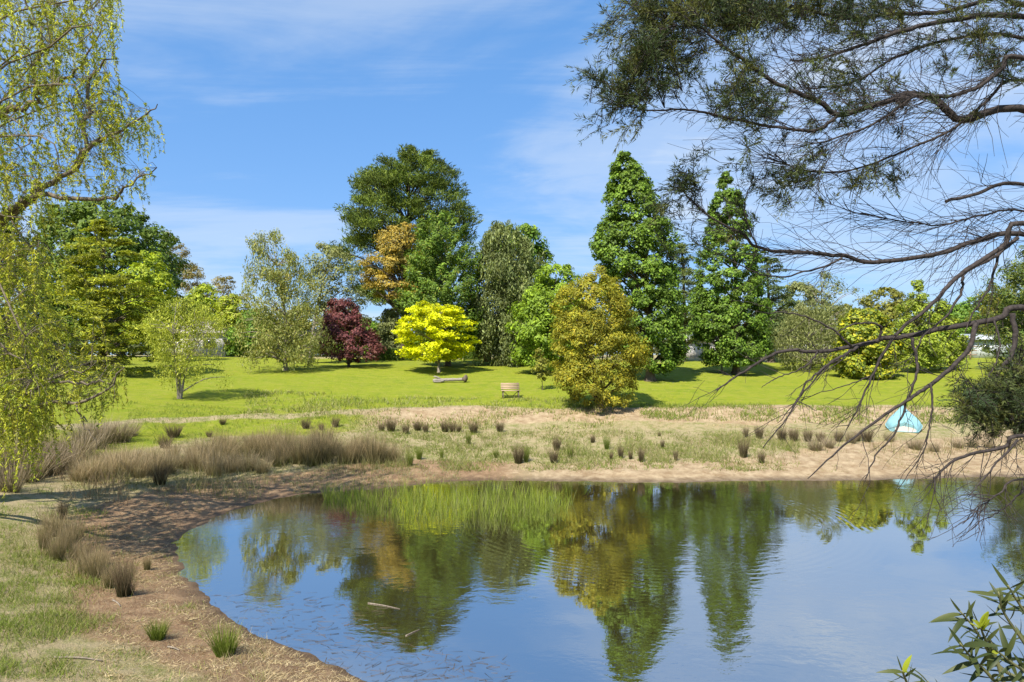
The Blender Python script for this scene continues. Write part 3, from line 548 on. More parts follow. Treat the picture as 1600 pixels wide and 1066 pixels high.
for px, py, h in [(310, 735, 52), (285, 732, 48), (262, 738, 50), (238, 742, 52), (215, 745, 50), (190, 742, 48), (165, 748, 50), (140, 750, 46), (122, 752, 40), (300, 715, 40), (270, 716, 38), (240, 722, 40), (335, 742, 46), (360, 738, 44), (205, 728, 40), (175, 730, 38), (385, 736, 38), (410, 738, 36)]:
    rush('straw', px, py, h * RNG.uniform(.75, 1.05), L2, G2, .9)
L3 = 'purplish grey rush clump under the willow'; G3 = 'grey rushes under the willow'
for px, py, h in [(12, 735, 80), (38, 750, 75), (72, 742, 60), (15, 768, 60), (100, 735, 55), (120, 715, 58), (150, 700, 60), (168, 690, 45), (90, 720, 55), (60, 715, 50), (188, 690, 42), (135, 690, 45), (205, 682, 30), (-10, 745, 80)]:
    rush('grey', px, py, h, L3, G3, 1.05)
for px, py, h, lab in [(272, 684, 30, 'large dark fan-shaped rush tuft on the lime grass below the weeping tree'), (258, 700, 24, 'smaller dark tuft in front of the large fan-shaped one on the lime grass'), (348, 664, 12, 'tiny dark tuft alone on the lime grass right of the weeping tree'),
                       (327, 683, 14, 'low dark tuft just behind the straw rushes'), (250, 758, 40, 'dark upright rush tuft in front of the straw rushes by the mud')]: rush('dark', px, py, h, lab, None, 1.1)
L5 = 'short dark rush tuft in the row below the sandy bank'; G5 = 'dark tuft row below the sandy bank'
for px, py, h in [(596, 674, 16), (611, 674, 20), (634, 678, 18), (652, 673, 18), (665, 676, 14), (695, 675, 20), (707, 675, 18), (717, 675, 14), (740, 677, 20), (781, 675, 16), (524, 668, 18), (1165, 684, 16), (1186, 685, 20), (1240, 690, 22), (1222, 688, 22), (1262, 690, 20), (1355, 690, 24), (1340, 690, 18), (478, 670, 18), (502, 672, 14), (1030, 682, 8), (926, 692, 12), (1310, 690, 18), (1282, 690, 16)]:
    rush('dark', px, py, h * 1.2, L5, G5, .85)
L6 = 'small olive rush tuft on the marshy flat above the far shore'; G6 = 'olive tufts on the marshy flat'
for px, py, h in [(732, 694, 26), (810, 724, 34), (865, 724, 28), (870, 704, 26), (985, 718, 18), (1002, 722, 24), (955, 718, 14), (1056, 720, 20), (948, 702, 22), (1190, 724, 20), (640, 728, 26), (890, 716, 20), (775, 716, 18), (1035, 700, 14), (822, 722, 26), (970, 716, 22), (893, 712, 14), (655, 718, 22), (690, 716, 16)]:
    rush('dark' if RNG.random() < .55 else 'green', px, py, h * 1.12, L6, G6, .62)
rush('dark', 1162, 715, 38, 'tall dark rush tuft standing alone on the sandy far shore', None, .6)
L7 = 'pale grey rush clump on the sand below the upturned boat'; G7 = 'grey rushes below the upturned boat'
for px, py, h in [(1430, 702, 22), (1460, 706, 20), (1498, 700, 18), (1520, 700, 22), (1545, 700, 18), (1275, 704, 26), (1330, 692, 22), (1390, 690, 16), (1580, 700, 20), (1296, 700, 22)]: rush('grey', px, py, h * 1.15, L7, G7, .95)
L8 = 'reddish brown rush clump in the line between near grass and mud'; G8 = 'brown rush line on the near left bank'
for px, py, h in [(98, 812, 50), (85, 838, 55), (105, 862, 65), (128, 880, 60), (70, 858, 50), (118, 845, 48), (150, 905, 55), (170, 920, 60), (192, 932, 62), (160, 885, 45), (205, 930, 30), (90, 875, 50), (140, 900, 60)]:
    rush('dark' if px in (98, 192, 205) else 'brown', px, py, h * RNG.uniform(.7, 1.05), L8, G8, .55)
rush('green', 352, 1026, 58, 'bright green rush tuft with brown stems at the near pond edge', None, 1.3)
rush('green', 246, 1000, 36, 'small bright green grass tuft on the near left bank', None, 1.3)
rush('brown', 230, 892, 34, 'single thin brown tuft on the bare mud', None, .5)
# grass and litter nobody could count
def scatter(name, label, cat, regions, seed, z_off=0.0):
    """regions: (px0, px1, py0, py1, count, height, width, foot colours, tip colours, lean)"""
    rng = np.random.default_rng(seed); mb = MB()
    for (x0, x1, y0, y1, n, h, w, cf, ct, lean, thr) in regions:
        # even on the land itself: sample the patch's footprint
        c = np.array([ground(px, py)[:2] for px in (x0, x1) for py in (y0, y1)])
        m = 0; u = rng.random((n * 3, 2)); px = x0 + (x1 - x0) * u[:, 0]
        ya, yb = c[:, 1].max(), c[:, 1].min(); Y = yb + (ya - yb) * u[:, 1]; X = (px - 800) / F * Y
        s = shore_dist(X, Y); k = (s > 0.12) & (vnoise(X * 1.7, Y * 1.7, seed) + 0.6 * vnoise(X * 5, Y * 5, seed + 1) > thr + rng.normal(0, .35, len(X)))
        X, Y, s = X[k][:n], Y[k][:n], s[k][:n]; n_ = len(X)
        if n_ == 0: continue
        base = np.stack([X, Y, height(X, Y, s) - .01], 1); dv = np.stack([rng.normal(0, lean, n_), rng.normal(0, lean, n_), np.ones(n_)], 1)
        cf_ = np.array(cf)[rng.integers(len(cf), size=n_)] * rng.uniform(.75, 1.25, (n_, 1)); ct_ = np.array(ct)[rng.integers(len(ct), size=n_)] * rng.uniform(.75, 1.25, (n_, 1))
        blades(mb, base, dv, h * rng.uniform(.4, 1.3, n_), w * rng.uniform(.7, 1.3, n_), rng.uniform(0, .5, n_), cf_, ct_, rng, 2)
    tag(mb.build(name, GRASS), label, cat, kind='stuff')
gG = [(0.16, 0.22, 0.03), (0.22, 0.27, 0.035), (0.12, 0.17, 0.03)]; gS = [(0.44, 0.35, 0.19), (0.34, 0.26, 0.13), (0.55, 0.46, 0.28)]; gM = [(0.15, 0.19, 0.04), (0.20, 0.225, 0.06), (0.27, 0.225, 0.11)]
scatter('near_grass', 'patchy green and straw grass covering the near left bank', 'grass',
        [(-150, 330, 880, 1075, 11000, .10, .007, gG, gG + gS[:1], .5, .35), (-150, 480, 880, 1075, 13000, .08, .006, gS, gS, 1.6, -.4), (-150, 420, 890, 1075, 2500, .13, .006, [(0.12, 0.09, 0.055)], gS, 1.0, .0), (-100, 170, 800, 900, 6000, .14, .008, gG, gG, .4, .1), (-200, 260, 930, 1075, 8000, .15, .007, gG, gG, .4, .4), (60, 420, 900, 1075, 2500, .16, .006, gG + gS, gS, .5, .3)], 300)
scatter('marsh_grass', 'low mixed green and straw marsh grass on the far flat', 'grass',
        [(600, 1250, 676, 730, 14000, .15, .020, gG + gM[:2], gG + gM, .6, -.15), (200, 640, 655, 690, 9000, .14, .016, gG, gG, .5, -.5), (300, 720, 722, 765, 9000, .13, .013, gM + [(0.28, 0.29, 0.19)], gM + gS + [(0.30, 0.32, 0.22)], .7, -.1),
         (100, 320, 738, 775, 4000, .12, .011, gM, gS, .7, .1), (560, 1240, 680, 728, 7000, .3, .014, gG, gM + gS, .4, .25), (1100, 1600, 690, 735, 3500, .12, .014, gM, gS, .6, .5)], 310)
scatter('rough_grass', 'taller unmown yellow green grass along the lawn edge', 'grass',
        [(380, 960, 622, 648, 7500, .22, .028, gG, gG + gS, .35, .0), (1000, 1620, 632, 655, 6500, .24, .028, gG, gG, .35, -.1), (960, 1350, 636, 668, 5000, .12, .016, gS, gS, .8, -.1), (380, 980, 645, 668, 6000, .10, .016, gS, gS, .8, .1)], 320)
dB = [(0.26, 0.185, 0.11), (0.18, 0.13, 0.08), (0.36, 0.28, 0.16)]
scatter('dry_stems', 'loose dry brown stems standing between the rush clumps', 'grass',
        [(60, 125, 812, 870, 700, .42, .007, gG[2:] + dB, dB, .22, -.6), (105, 165, 850, 905, 700, .40, .007, gG[2:] + dB, dB, .22, -.6), (145, 215, 890, 935, 600, .36, .006, gG[2:] + dB, dB, .22, -.6), (0, 90, 840, 900, 500, .25, .006, gG, dB, .3, 0),
         (110, 420, 722, 752, 2600, .55, .010, gM, dB + gS, .2, -.2), (330, 640, 700, 726, 2200, .6, .011, gM, dB, .2, -.1), (700, 1250, 676, 726, 1500, .42, .012, gM, dB, .2, .3), (-20, 200, 700, 768, 1800, .6, .010, dB, dB, .25, -.1), (1150, 1600, 682, 708, 1300, .4, .013, gM, dB, .25, .0)], 325)
scatter('straw_litter', 'dry straw and twig litter lying on the brown mud', 'litter',
        [(80, 420, 770, 900, 7000, .10, .010, gS + [(0.16, 0.10, 0.06)], gS, 4.0, .0), (150, 560, 880, 1070, 15000, .09, .009, gS + [(0.14, 0.09, 0.06)], gS, 4.0, -.5), (700, 1640, 728, 752, 3500, .09, .012, [(0.26, 0.18, 0.10)], gS, 4.0, .2)], 330)
# reeds standing in the shallows
rng = np.random.default_rng(340); mb = MB(); n = 5000
px = rng.uniform(508, 895, n); u = rng.random(n)
lo = np.interp(px, [508, 560, 640, 760, 850, 895], [790, 800, 815, 815, 806, 795]); hi = np.interp(px, [508, 600, 720, 800, 895], [770, 768, 764, 768, 785])
py = hi + (lo - hi) * u; Y = F * HC / (py - YH); X = (px - 800) / F * Y; k = vnoise(X * 1.5, Y * 1.5, 5) + .5 * vnoise(X * 4, Y * 4, 6) > -.55 + rng.normal(0, .3, n) + 0.7 * smooth01(px, 800, 900)
X, Y, px = X[k], Y[k], px[k]; n = len(X)
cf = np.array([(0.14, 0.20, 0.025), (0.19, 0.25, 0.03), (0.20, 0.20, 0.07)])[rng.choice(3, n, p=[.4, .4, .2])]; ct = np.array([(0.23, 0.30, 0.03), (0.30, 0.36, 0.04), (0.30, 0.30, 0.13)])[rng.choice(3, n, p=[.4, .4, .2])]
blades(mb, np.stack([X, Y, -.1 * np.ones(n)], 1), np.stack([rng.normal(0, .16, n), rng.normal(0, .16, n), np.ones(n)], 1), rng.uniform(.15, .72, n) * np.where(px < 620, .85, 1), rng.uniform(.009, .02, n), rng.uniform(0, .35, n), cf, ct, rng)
tag(mb.build('water_reeds', GRASS), 'bright green reed bed standing in the pond shallows', 'reeds', kind='stuff')
# floating straw and thin stalks on the near water
mb = MB(); n = 1100; px = rng.uniform(330, 800, n); py = rng.uniform(925, 1075, n); Y = F * HC / (py - YH); X = (px - 800) / F * Y; s = shore_dist(X, Y); k = (s < -.02) & (s > -1.6 - .5 * vnoise(X * 2, Y * 2, 7)) & (rng.random(n) < .8); X, Y = X[k], Y[k]; n = len(X)
blades(mb, np.stack([X, Y, .004 + .004 * rng.random(n)], 1), np.stack([rng.normal(size=n), .5 * rng.normal(size=n), .015 * rng.random(n)], 1), rng.uniform(.06, .3, n), rng.uniform(.004, .008, n), np.zeros(n), np.tile([.10, .075, .05], (n, 1)), np.tile([.20, .15, .10], (n, 1)), rng)
tag(mb.build('floating_straw', GRASS), 'thin dark straw floating on the water at the near shore', 'litter', kind='stuff')
STICK = noise_mat('dry_stick', [(0.3, (0.12, 0.095, 0.07)), (0.7, (0.30, 0.255, 0.20))], 30, bdist=.004)
for (a, b, r, lab) in [((176, 941), (188, 950), .016, 'short pale weathered stick beside the brown rushes'), ((85, 1030), (160, 1036), .014, 'long grey stick lying in the near grass'), ((135, 851), (172, 848), .012, 'thin dark stick on the brown mud'), ((262, 1014), (280, 1018), .014, 'pale broken stick on the straw by the pond'), ((345, 930), (372, 950), .012, 'bent twig poking over the pond edge')]:
    pa, pb = ground(*a), ground(*b); mb = MB(); pm = (np.array(pa) + pb) / 2 + np.array([.3, .6, .25]) * .06 * np.linalg.norm(np.array(pa) - pb)
    tube(mb, spline([np.array(pa) + [0, 0, r], pm + [0, 0, r], np.array(pb) + [0, 0, r]], 8), np.linspace(r, r * .55, 8), 6); o = mb.build('fallen_stick', STICK, None, True); tag(o, lab, 'stick')
for (a, b, r, lab) in [((634, 994), (656, 984), .012, 'pale straight stick floating in the dark pine reflection'), ((575, 943), (625, 952), .014, 'pale floating stick with leaf scraps by the pine reflection')]:
    d1, d2 = F * HC / (a[1] - YH), F * HC / (b[1] - YH); mb = MB(); tube(mb, spline([((a[0] - 800) * d1 / F, d1, .004), ((a[0] + b[0] - 1600) / 2 * d1 / F, (d1 + d2) / 2 + .03, .006), ((b[0] - 800) * d2 / F, d2, .004)], 7), np.linspace(r, r * .4, 7), 5)
    tag(mb.build('floating_stick', STICK, None, True), lab, 'stick')

# ------------------------------------------------------------------ things on the lawn
def plain(name, col, rough=.6, spec=.3, var=.12, scale=9, stretch=(1, 1, 1)):
    a = tuple(max(c * (1 - var), 0) for c in col); b = tuple(min(c * (1 + var), 1) for c in col)
    return noise_mat(name, [(.3, a), (.7, b)], scale, rough, .15, .004, spec, stretch)
# upturned dinghy, stern towards the pond
HULL = plain('hull_paint', (0.23, 0.44, 0.48), .55, .35, .14, 4); HULLW = plain('bare_fibreglass', (0.72, 0.68, 0.62), .6, .3, .12, 7)
x, y, z = ground(1413, 676); root = empty('upturned_dinghy', (x, y, z)); tag(root, 'upturned aqua dinghy with a white worn stern lying on the bank', 'boat')
LEN, BEAM, DEP = 3.1, 0.72, 0.46; us = np.linspace(0, 1, 22); ths = np.linspace(0, np.pi, 17)
def hull_pt(u, th, g=0.0):
    b = BEAM * (0.70 + 0.30 * np.sin(min(u / .34, 1) * np.pi / 2)) * max(1 - (lambda q: q * q * (3 - 2 * q))(min(max((u - .22) / .78, 0), 1)), .012); dp = DEP * (0.92 + 0.10 * u) * (1 - 0.30 * max(0, (u - .72) / .28) ** 2)
    c, s_ = np.cos(th), np.sin(th); e = 0.85
    return np.array([np.sign(c) * abs(c) ** e * (b + g), u * LEN, (abs(s_) ** (e + .12)) * dp + .05 * max(0, 1 - abs(th - np.pi / 2) * 9) + g])
V = np.array([[hull_pt(u, th) for th in ths] for u in us]); nt_ = len(ths)
Q = [[i * nt_ + j, i * nt_ + j + 1, (i + 1) * nt_ + j + 1, (i + 1) * nt_ + j] for i in range(len(us) - 1) for j in range(nt_ - 1)]
mb = MB(); mb.add(V.reshape(-1, 3), None, Q); hull = mb.build('hull', HULL, root, True)
mb = MB(); st = V[0] + [0, -.004, 0]; mb.add(np.vstack([st, st * [1, 1, 0]]), None, [[j, j + 1, nt_ + j + 1, nt_ + j] for j in range(nt_ - 1)]); mb.build('transom', HULL, root)
mb = MB(); tri = [[hull_pt(0, th, .0) * [1, 0, f] + [0, -.012, 0] for th in np.linspace(.5, 2.3, 11)] for f in (0.06, .62)]; mb.add(np.array(tri).reshape(-1, 3), None, [[j, j + 1, 12 + j, 11 + j] for j in range(10)]); mb.build('worn_patch', HULLW, root)
mb = MB(); tube(mb, [hull_pt(u, 0, .02) * [1, 1, 0] + [0, 0, .03] for u in us], .016, 6); tube(mb, [hull_pt(u, np.pi, .01) * [1, 1, 0] + [0, 0, .03] for u in us], .016, 6); tube(mb, [V[0, 0] * [1, 1, 0] + [0, -.02, .03], V[0, -1] * [1, 1, 0] + [0, -.02, .03]], .016, 6)
gw = mb.build('gunwale', HULL, root, True); tag(gw, kind='stuff')
mb = MB(); tube(mb, [hull_pt(u, np.pi / 2) + [0, 0, .012] for u in us[:-1]], .022, 5); mb.build('keel', HULL, root, True)
z2 = gz(x, y + LEN); root.rotation_euler = (math.atan2(z2 - z, LEN) + .10, 0, -math.atan2(x, y) + math.radians(2))
# bench
TIMB = plain('bench_timber', (0.40, 0.29, 0.20), .8, .15, .25, 14, (.3, 3, 3)); STEEL = plain('bench_legs', (0.16, 0.13, 0.10), .6)
x, y, z = ground(798, 622); root = empty('garden_bench', (x, y, z)); tag(root, 'small slatted timber garden bench on the open lawn', 'bench'); root.rotation_euler = (0, 0, math.radians(6))
for k in range(4):
    mb = MB(); box(mb, (0, .26 + .05 * k, .50 + .085 * k), (1.02, .025, .068), rot=Matrix.Rotation(-.3, 3, 'X')); mb.build('back_slat', TIMB, root)
for k in range(4):
    mb = MB(); box(mb, (0, -.17 + .12 * k, .40), (1.02, .10, .03)); mb.build('seat_slat', TIMB, root)
for sx_ in (-.42, .42):
    for (p0, p1) in [((sx_, -.20, -.03), (sx_, -.12, .385)), ((sx_, .24, -.03), (sx_, .12, .385))]:
        mb = MB(); tube(mb, [p0, p1], .028, 6); mb.build('leg', STEEL, root)
    mb = MB(); tube(mb, [(sx_, .2, .34), (sx_, .30, .5), (sx_, .455, .80)], .022, 6); mb.build('back_post', STEEL, root)
    mb = MB(); tube(mb, [(sx_ * .95, 0, .37), (sx_ * .25, 0, .10)], .018, 6); mb.build('brace', STEEL, root)
mb = MB(); tube(mb, [(-.42, 0, .12), (.42, 0, .12)], .018, 6); mb.build('stretcher', STEEL, root)
# log
LOGM = noise_mat('grey_driftwood', [(.3, (.14, .12, .09)), (.7, (.38, .34, .29))], 14, stretch=(.3, 3, 3))
x, y, z = ground(702, 598); root = empty('fallen_log', (x, y, z)); tag(root, 'grey weathered log with a knobbly end lying on the lawn', 'log')
mb = MB(); tube(mb, spline([(-1.0, -.1, .12), (-.4, 0, .16), (.3, .03, .18), (.95, .08, .20)], 12), [.08, .14, .10, .12, .09, .11, .10, .11, .08, .10, .10, .12], 9); mb.build('trunk', LOGM, root, True)
mb = MB(); tube(mb, spline([(-.55, 0, .2), (-.75, -.1, .34), (-.95, -.14, .38)], 6), np.linspace(.08, .04, 6), 7); mb.build('branch_stub', LOGM, root, True)
mb = MB(); tube(mb, spline([(-.3, -.05, .12), (-.6, -.35, .06), (-.9, -.5, .07)], 6), np.linspace(.07, .03, 6), 7); mb.build('branch_stub', LOGM, root, True)
mb = MB(); tube(mb, spline([(.86, .06, .1), (1.0, .08, .3), (1.02, .1, .48)], 6), [.17, .18, .17, .14, .1, .05], 8); mb.build('root_knob', BARK, root, True)
# stake beside the narrow conical tree
x, y, z = ground(1128, 582); root = empty('garden_tap', (x, y, z)); tag(root, 'short dark garden tap post under the narrow conical tree', 'tap')
mb = MB(); box(mb, (0, 0, .35), (.07, .07, .72)); mb.build('post', STEEL, root)
mb = MB(); tube(mb, [(0, -.03, .62), (.02, -.13, .62), (.02, -.15, .54)], .018, 6); mb.build('spout', STEEL, root)

# ------------------------------------------------------------------ buildings behind the trees
WHITE = plain('white_weatherboard', (.80, .77, .74), .6, .3, .05, 3); ROOF = plain('pale_roof', (.50, .45, .42), .5, .3, .12, 2); GLASS = plain('dark_glass', (.03, .035, .04), .1, .6); PALE = plain('grey_paling', (.40, .38, .36), .85, .1, .2, 5, (6, 1, .6)); BRICK = plain('red_brick', (.28, .12, .07), .85, .1, .2, 12)
def building(name, label, cat, px, d, wid, dep, wall, rise, walls, roof, windows, door=None, rz=0.0):
    x = (px - 800) * d / F; z = gz(x, d) - .1; root = empty(name, (x, d, z)); tag(root, label, cat); root.rotation_euler = (0, 0, rz)
    mb = MB(); box(mb, (0, dep / 2, wall / 2), (wid, dep, wall)); mb.add([[-wid / 2, .0, wall], [-wid / 2, dep, wall], [-wid / 2, dep / 2, wall + rise], [wid / 2, 0, wall], [wid / 2, dep, wall], [wid / 2, dep / 2, wall + rise]], [[0, 2, 1], [3, 4, 5]]); tag(mb.build('wall', walls, root))
    mb = MB(); e = .35; sl = rise / (dep / 2)
    for sgn in (0, 1):
        y0 = -e if sgn == 0 else dep + e; zz0 = wall - sl * e
        a = np.array([[-wid / 2 - e, y0, zz0], [wid / 2 + e, y0, zz0], [wid / 2 + e, dep / 2, wall + rise], [-wid / 2 - e, dep / 2, wall + rise]]) + [0, 0, .03]
        mb.add(np.vstack([a, a + [0, 0, .1]]), None, [[0, 1, 2, 3], [4, 7, 6, 5], [0, 4, 5, 1], [1, 5, 6, 2], [2, 6, 7, 3], [3, 7, 4, 0]])
    mb.build('roof', roof, root)
    for (wx, wz, ww, wh) in windows:
        mb = MB(); box(mb, (wx, -.02, wz), (ww + .14, .06, wh + .14)); fr_ = mb.build('window', walls, root); mb = MB(); box(mb, (wx, -.06, wz), (ww, .03, wh)); mb.build('pane', GLASS, fr_)
    if door: mb = MB(); box(mb, (door, -.03, 1.0), (.9, .08, 2.0)); mb.build('door', roof, root)
    return root
building('cottage', 'low white cottage half hidden behind the small weeping tree', 'house', 298, 72, 6.4, 6, 2.5, 1.3, WHITE, ROOF, [(-2.1, 1.4, .9, 1.0), (1.9, 1.4, 1.2, 1.0)], -.3, .06)
building('white_shed', 'white outbuilding seen low between the two tall conical trees', 'shed', 1088, 66, 3.6, 3, 1.7, .5, WHITE, WHITE, [(.9, 1.0, .5, .5)], None, -.1)
building('grey_shed', 'pale grey metal shed behind the dark evergreen', 'shed', 1556, 60, 3.4, 3, 1.7, .4, plain('grey_metal', (.55, .58, .62), .4, .4, .06, 4), plain('grey_metal_roof', (.50, .54, .58), .4), [(-.8, 1.0, .5, .5)], .6, -.15)
def fence(label, px0, px1, d, h, mat, rails_only=False):
    x0, x1 = (px0 - 800) * d / F, (px1 - 800) * d / F; z = gz((x0 + x1) / 2, d); root = empty('paling_fence' if not rails_only else 'rail_fence', (x0, d, z)); tag(root, label, 'fence'); w = x1 - x0
    for k in range(int(w / 2.0) + 1): mb = MB(); box(mb, (k * 2.0, .05, h / 2 - .05), (.1, .1, h + .1)); mb.build('post', mat, root)
    for zz in ((.35, h * .9) if not rails_only else (.4, .75, 1.1)): mb = MB(); box(mb, (w / 2, .02, zz), (w, .04, .09)); mb.build('rail', mat, root)
    if not rails_only:
        mb = MB(); k = int(w / .15)
        for i in range(k): box(mb, (.07 + i * .15, -.02, h / 2 + .02 * math.sin(i * 7.3)), (.135, .02, h))
        tag(mb.build('palings', mat, root), kind='stuff')
fence('grey paling fence behind the layered cedar', 1180, 1300, 64, 1.3, PALE)
fence('low timber rail fence left of the grey shed', 1480, 1527, 58, 1.15, TIMB, True)
x = (762 - 800) * 58 / F; root = empty('brick_pillar', (x, 58, gz(x, 58))); tag(root, 'squat red brick pillar in the shade of the grey cypress', 'pillar')
for k in range(2): mb = MB(); box(mb, (0, 0, [.45, .96][k]), [(.6, .5, 1.0), (.72, .62, .1)][k]); mb.build(['shaft', 'cap'][k], BRICK, root)
for (px0, px1, d, h, lab) in [(588, 642, 60, 1.0, 'low clipped dark hedge behind the yellow maple'), (725, 765, 62, .9, 'low clipped hedge between the two cypresses'), (355, 410, 66, 1.1, 'low clipped hedge beside the white cottage')]:
    rng = np.random.default_rng(int(px0)); x0, x1 = (px0 - 800) * d / F, (px1 - 800) * d / F; n = 5000; q = rng.uniform(-.5, .5, (n, 3)); ax = rng.integers(3, size=n); q[np.arange(n), ax] = np.sign(q[np.arange(n), ax]) * (.5 - .06 * rng.random(n))
    root = empty('clipped_hedge', ((x0 + x1) / 2, d, gz((x0 + x1) / 2, d))); tag(root, lab, 'hedge'); mb = MB()
    leaves(mb, q * [x1 - x0, .9, h] + [0, 0, h / 2], q + rng.normal(0, .4, (n, 3)) + [0, 0, .2], .14, .6, rng, pal(rng, n, G_DARK)); mb.build('foliage', FOL, root)
    mb = MB(); [tube(mb, [(i * .5 * (1 if x1 > x0 else -1), 0, -.05), (i * .5 + .05, 0, h * .7)], .03, 5) for i in range(-2, 3)]; tag(mb.build('stems', BARK, root), kind='stuff')

# ------------------------------------------------------------------ willow hanging in from the left
rng = np.random.default_rng(400); TW = np.array([-14.2, 14.5, 0]); TW[2] = gz(TW[0], TW[1])
root = empty('willow_tree', tuple(TW)); tag(root, 'large golden green weeping willow leaning over the left bank', 'tree'); org = tuple(TW)
tm, bm_, lm = MB(), MB(), MB(); crown = TW + [0.4, 0, 4.2]
tube(tm, spline([TW - [0, 0, .2], TW + [.1, 0, 1.4], TW + [.3, 0, 3], TW + [.6, .1, 5], TW + [.9, 0, 7.5], TW + [1.1, -.3, 10.5]], 18), np.linspace(.5, .09, 18), 10)
SAMP = []
def limb(pts, r0, r1, sides=6, n=18):
    q = spline(pts, n); q[1:-1] += rng.normal(0, .035, (n - 2, 3)); tube(bm_, q, np.linspace(r0, r1, n), sides, cap=False); SAMP.append(q[3:]); return q
def pl(pts, y0, y1): return [P(a, b, y0 + (y1 - y0) * i / (len(pts) - 1)) for i, (a, b) in enumerate(pts)]
limb([TW + [.4, 0, 4.6]] + pl([(0, 349), (49, 311), (75, 287), (113, 266), (140, 232), (180, 205), (225, 184), (246, 163)], 14.2, 12.6), .085, .008, 7, 26)
limb([TW + [.8, 0, 6.8]] + pl([(0, 176), (30, 169), (56, 146), (56, 101), (71, 68), (49, 22), (30, -30)], 14.4, 13.6), .075, .012, 7, 24)
limb([TW + [.5, 0, 4.8]] + pl([(10, 330), (56, 306), (124, 310), (180, 308), (210, 281), (245, 262)], 14.0, 12.8), .07, .01, 6, 22)
limb([P(56, 146, 14.1), P(85, 132, 14), P(110, 118, 13.9), P(135, 90, 13.8), P(160, 40, 13.8)], .05, .01)
limb([P(130, 240, 13.4), P(135, 170, 13.5), P(143, 122, 13.5), P(168, 98, 13.4), P(182, 70, 13.4)], .045, .008)
limb([P(113, 266, 13.6), P(150, 215, 13.4), P(185, 218, 13.2), P(205, 200, 13.2)], .03, .008)
limb([TW + [.3, 0, 1.9]] + pl([(-20, 672), (30, 626), (86, 592), (142, 574)], 13.4, 12.6), .07, .01)
limb([TW + [.3, -.2, 1.6]] + pl([(0, 640), (60, 632), (116, 632), (169, 611), (195, 574)], 13.0, 12.5), .06, .01)
limb([P(116, 632, 12.7), P(135, 660, 12.7), P(150, 700, 12.7)], .018, .005); limb([P(60, 600, 12.8), P(125, 597, 12.7), P(165, 595, 12.6), P(180, 590, 12.6)], .03, .007)
for k in range(46):
    a = TW + [.3 + rng.uniform(0, .6), 0, rng.uniform(2.5, 9)]; py = rng.uniform(-120, 600); px = rng.uniform(-190, (60 if py > 260 else 110) if py > 60 else 170); b = P(px, py, rng.uniform(11.6, 17.5))
    limb([a, a * .5 + b * .5 + [0, 0, .7], b, b + [rng.uniform(0, .5), rng.normal(0, .4), -.5]], .032, .006, 5, 12)
S = np.concatenate(SAMP); tops = []
for (x0, x1, y0, y1, n, l0, l1) in [(-110, 80, -60, 320, 850, .25, 1.0), (60, 185, -20, 230, 420, .2, .9), (160, 246, 160, 215, 60, .3, .9), (190, 240, 262, 300, 26, .15, .5), (90, 190, 225, 305, 90, .2, .5), (-60, 70, 320, 620, 620, .3, 1.3), (60, 200, 560, 630, 150, .2, .6),
                                    (70, 150, 330, 560, 25, .3, .9), (-40, 75, 600, 665, 330, .5, 1.3), (20, 60, 640, 680, 60, .8, 1.3)]:
    px = rng.uniform(x0, x1, n); py = rng.uniform(y0, y1, n); q = P(px, py, rng.uniform(11.8, 16.5, n)); k = vnoise(q[:, 0] * 2.6, q[:, 2] * 2.6, 77) > -.35 + rng.normal(0, .3, n)
    tops.append(np.concatenate([q[k], rng.uniform(l0, l1, (k.sum(), 1))], 1))
T_ = np.concatenate(tops); LP_, LN, LD, LS, LC = [], [], [], [], []
for q in T_:
    a = q[:3]; j = np.argmin(((S - a) ** 2).sum(1)); b = S[j]; dd = np.linalg.norm(a - b)
    if dd > 1.6: a = b + (a - b) / dd * rng.uniform(.4, 1.6)
    ln = q[3]; dr = unit(np.array([rng.normal(.25, .7), rng.normal(0, .6), rng.normal(.25, .35)])) * ln * rng.uniform(.25, .8); gr = np.array([0, 0, -ln]); m_ = max(5, int(ln / .09)); f = np.linspace(0, 1, m_)[:, None]
    arc = lambda v: a + dr * v + (gr - dr * .35) * v ** 2
    tube(bm_, spline([b, b * .4 + a * .6 + [0, 0, .12], a, arc(.35), arc(.7), arc(1.0)], 8), np.linspace(.005, .0016, 8), 3, cap=False)
    nl = int(ln / .019); u = rng.random(nl); pos = arc(u[:, None]); dv = np.stack([rng.normal(0, .75, nl), rng.normal(0, .75, nl), -np.ones(nl)], 1) + dr / ln
    LP_.append(pos + unit(dv) * .04); LD.append(dv); LC.append(np.tile(pal(rng, 1, [(0.20, 0.235, 0.026), (0.27, 0.295, 0.036), (0.145, 0.185, 0.026), (0.23, 0.235, 0.035)]), (nl, 1)) * rng.uniform(.75, 1.25, (nl, 1)))
LP_, LD, LC = map(np.concatenate, (LP_, LD, LC)); leaves(lm, LP_, rng.normal(size=LP_.shape) + [-.3, -.6, .5], 0.09 * rng.uniform(.7, 1.3, len(LP_)), .23, rng, LC, LD)
tm.build('trunk', BARKL, root, True, org); o = bm_.build('branches', BARKL, root, True, org); tag(o, kind='stuff'); lm.build('crown', FOL, root, False, org)

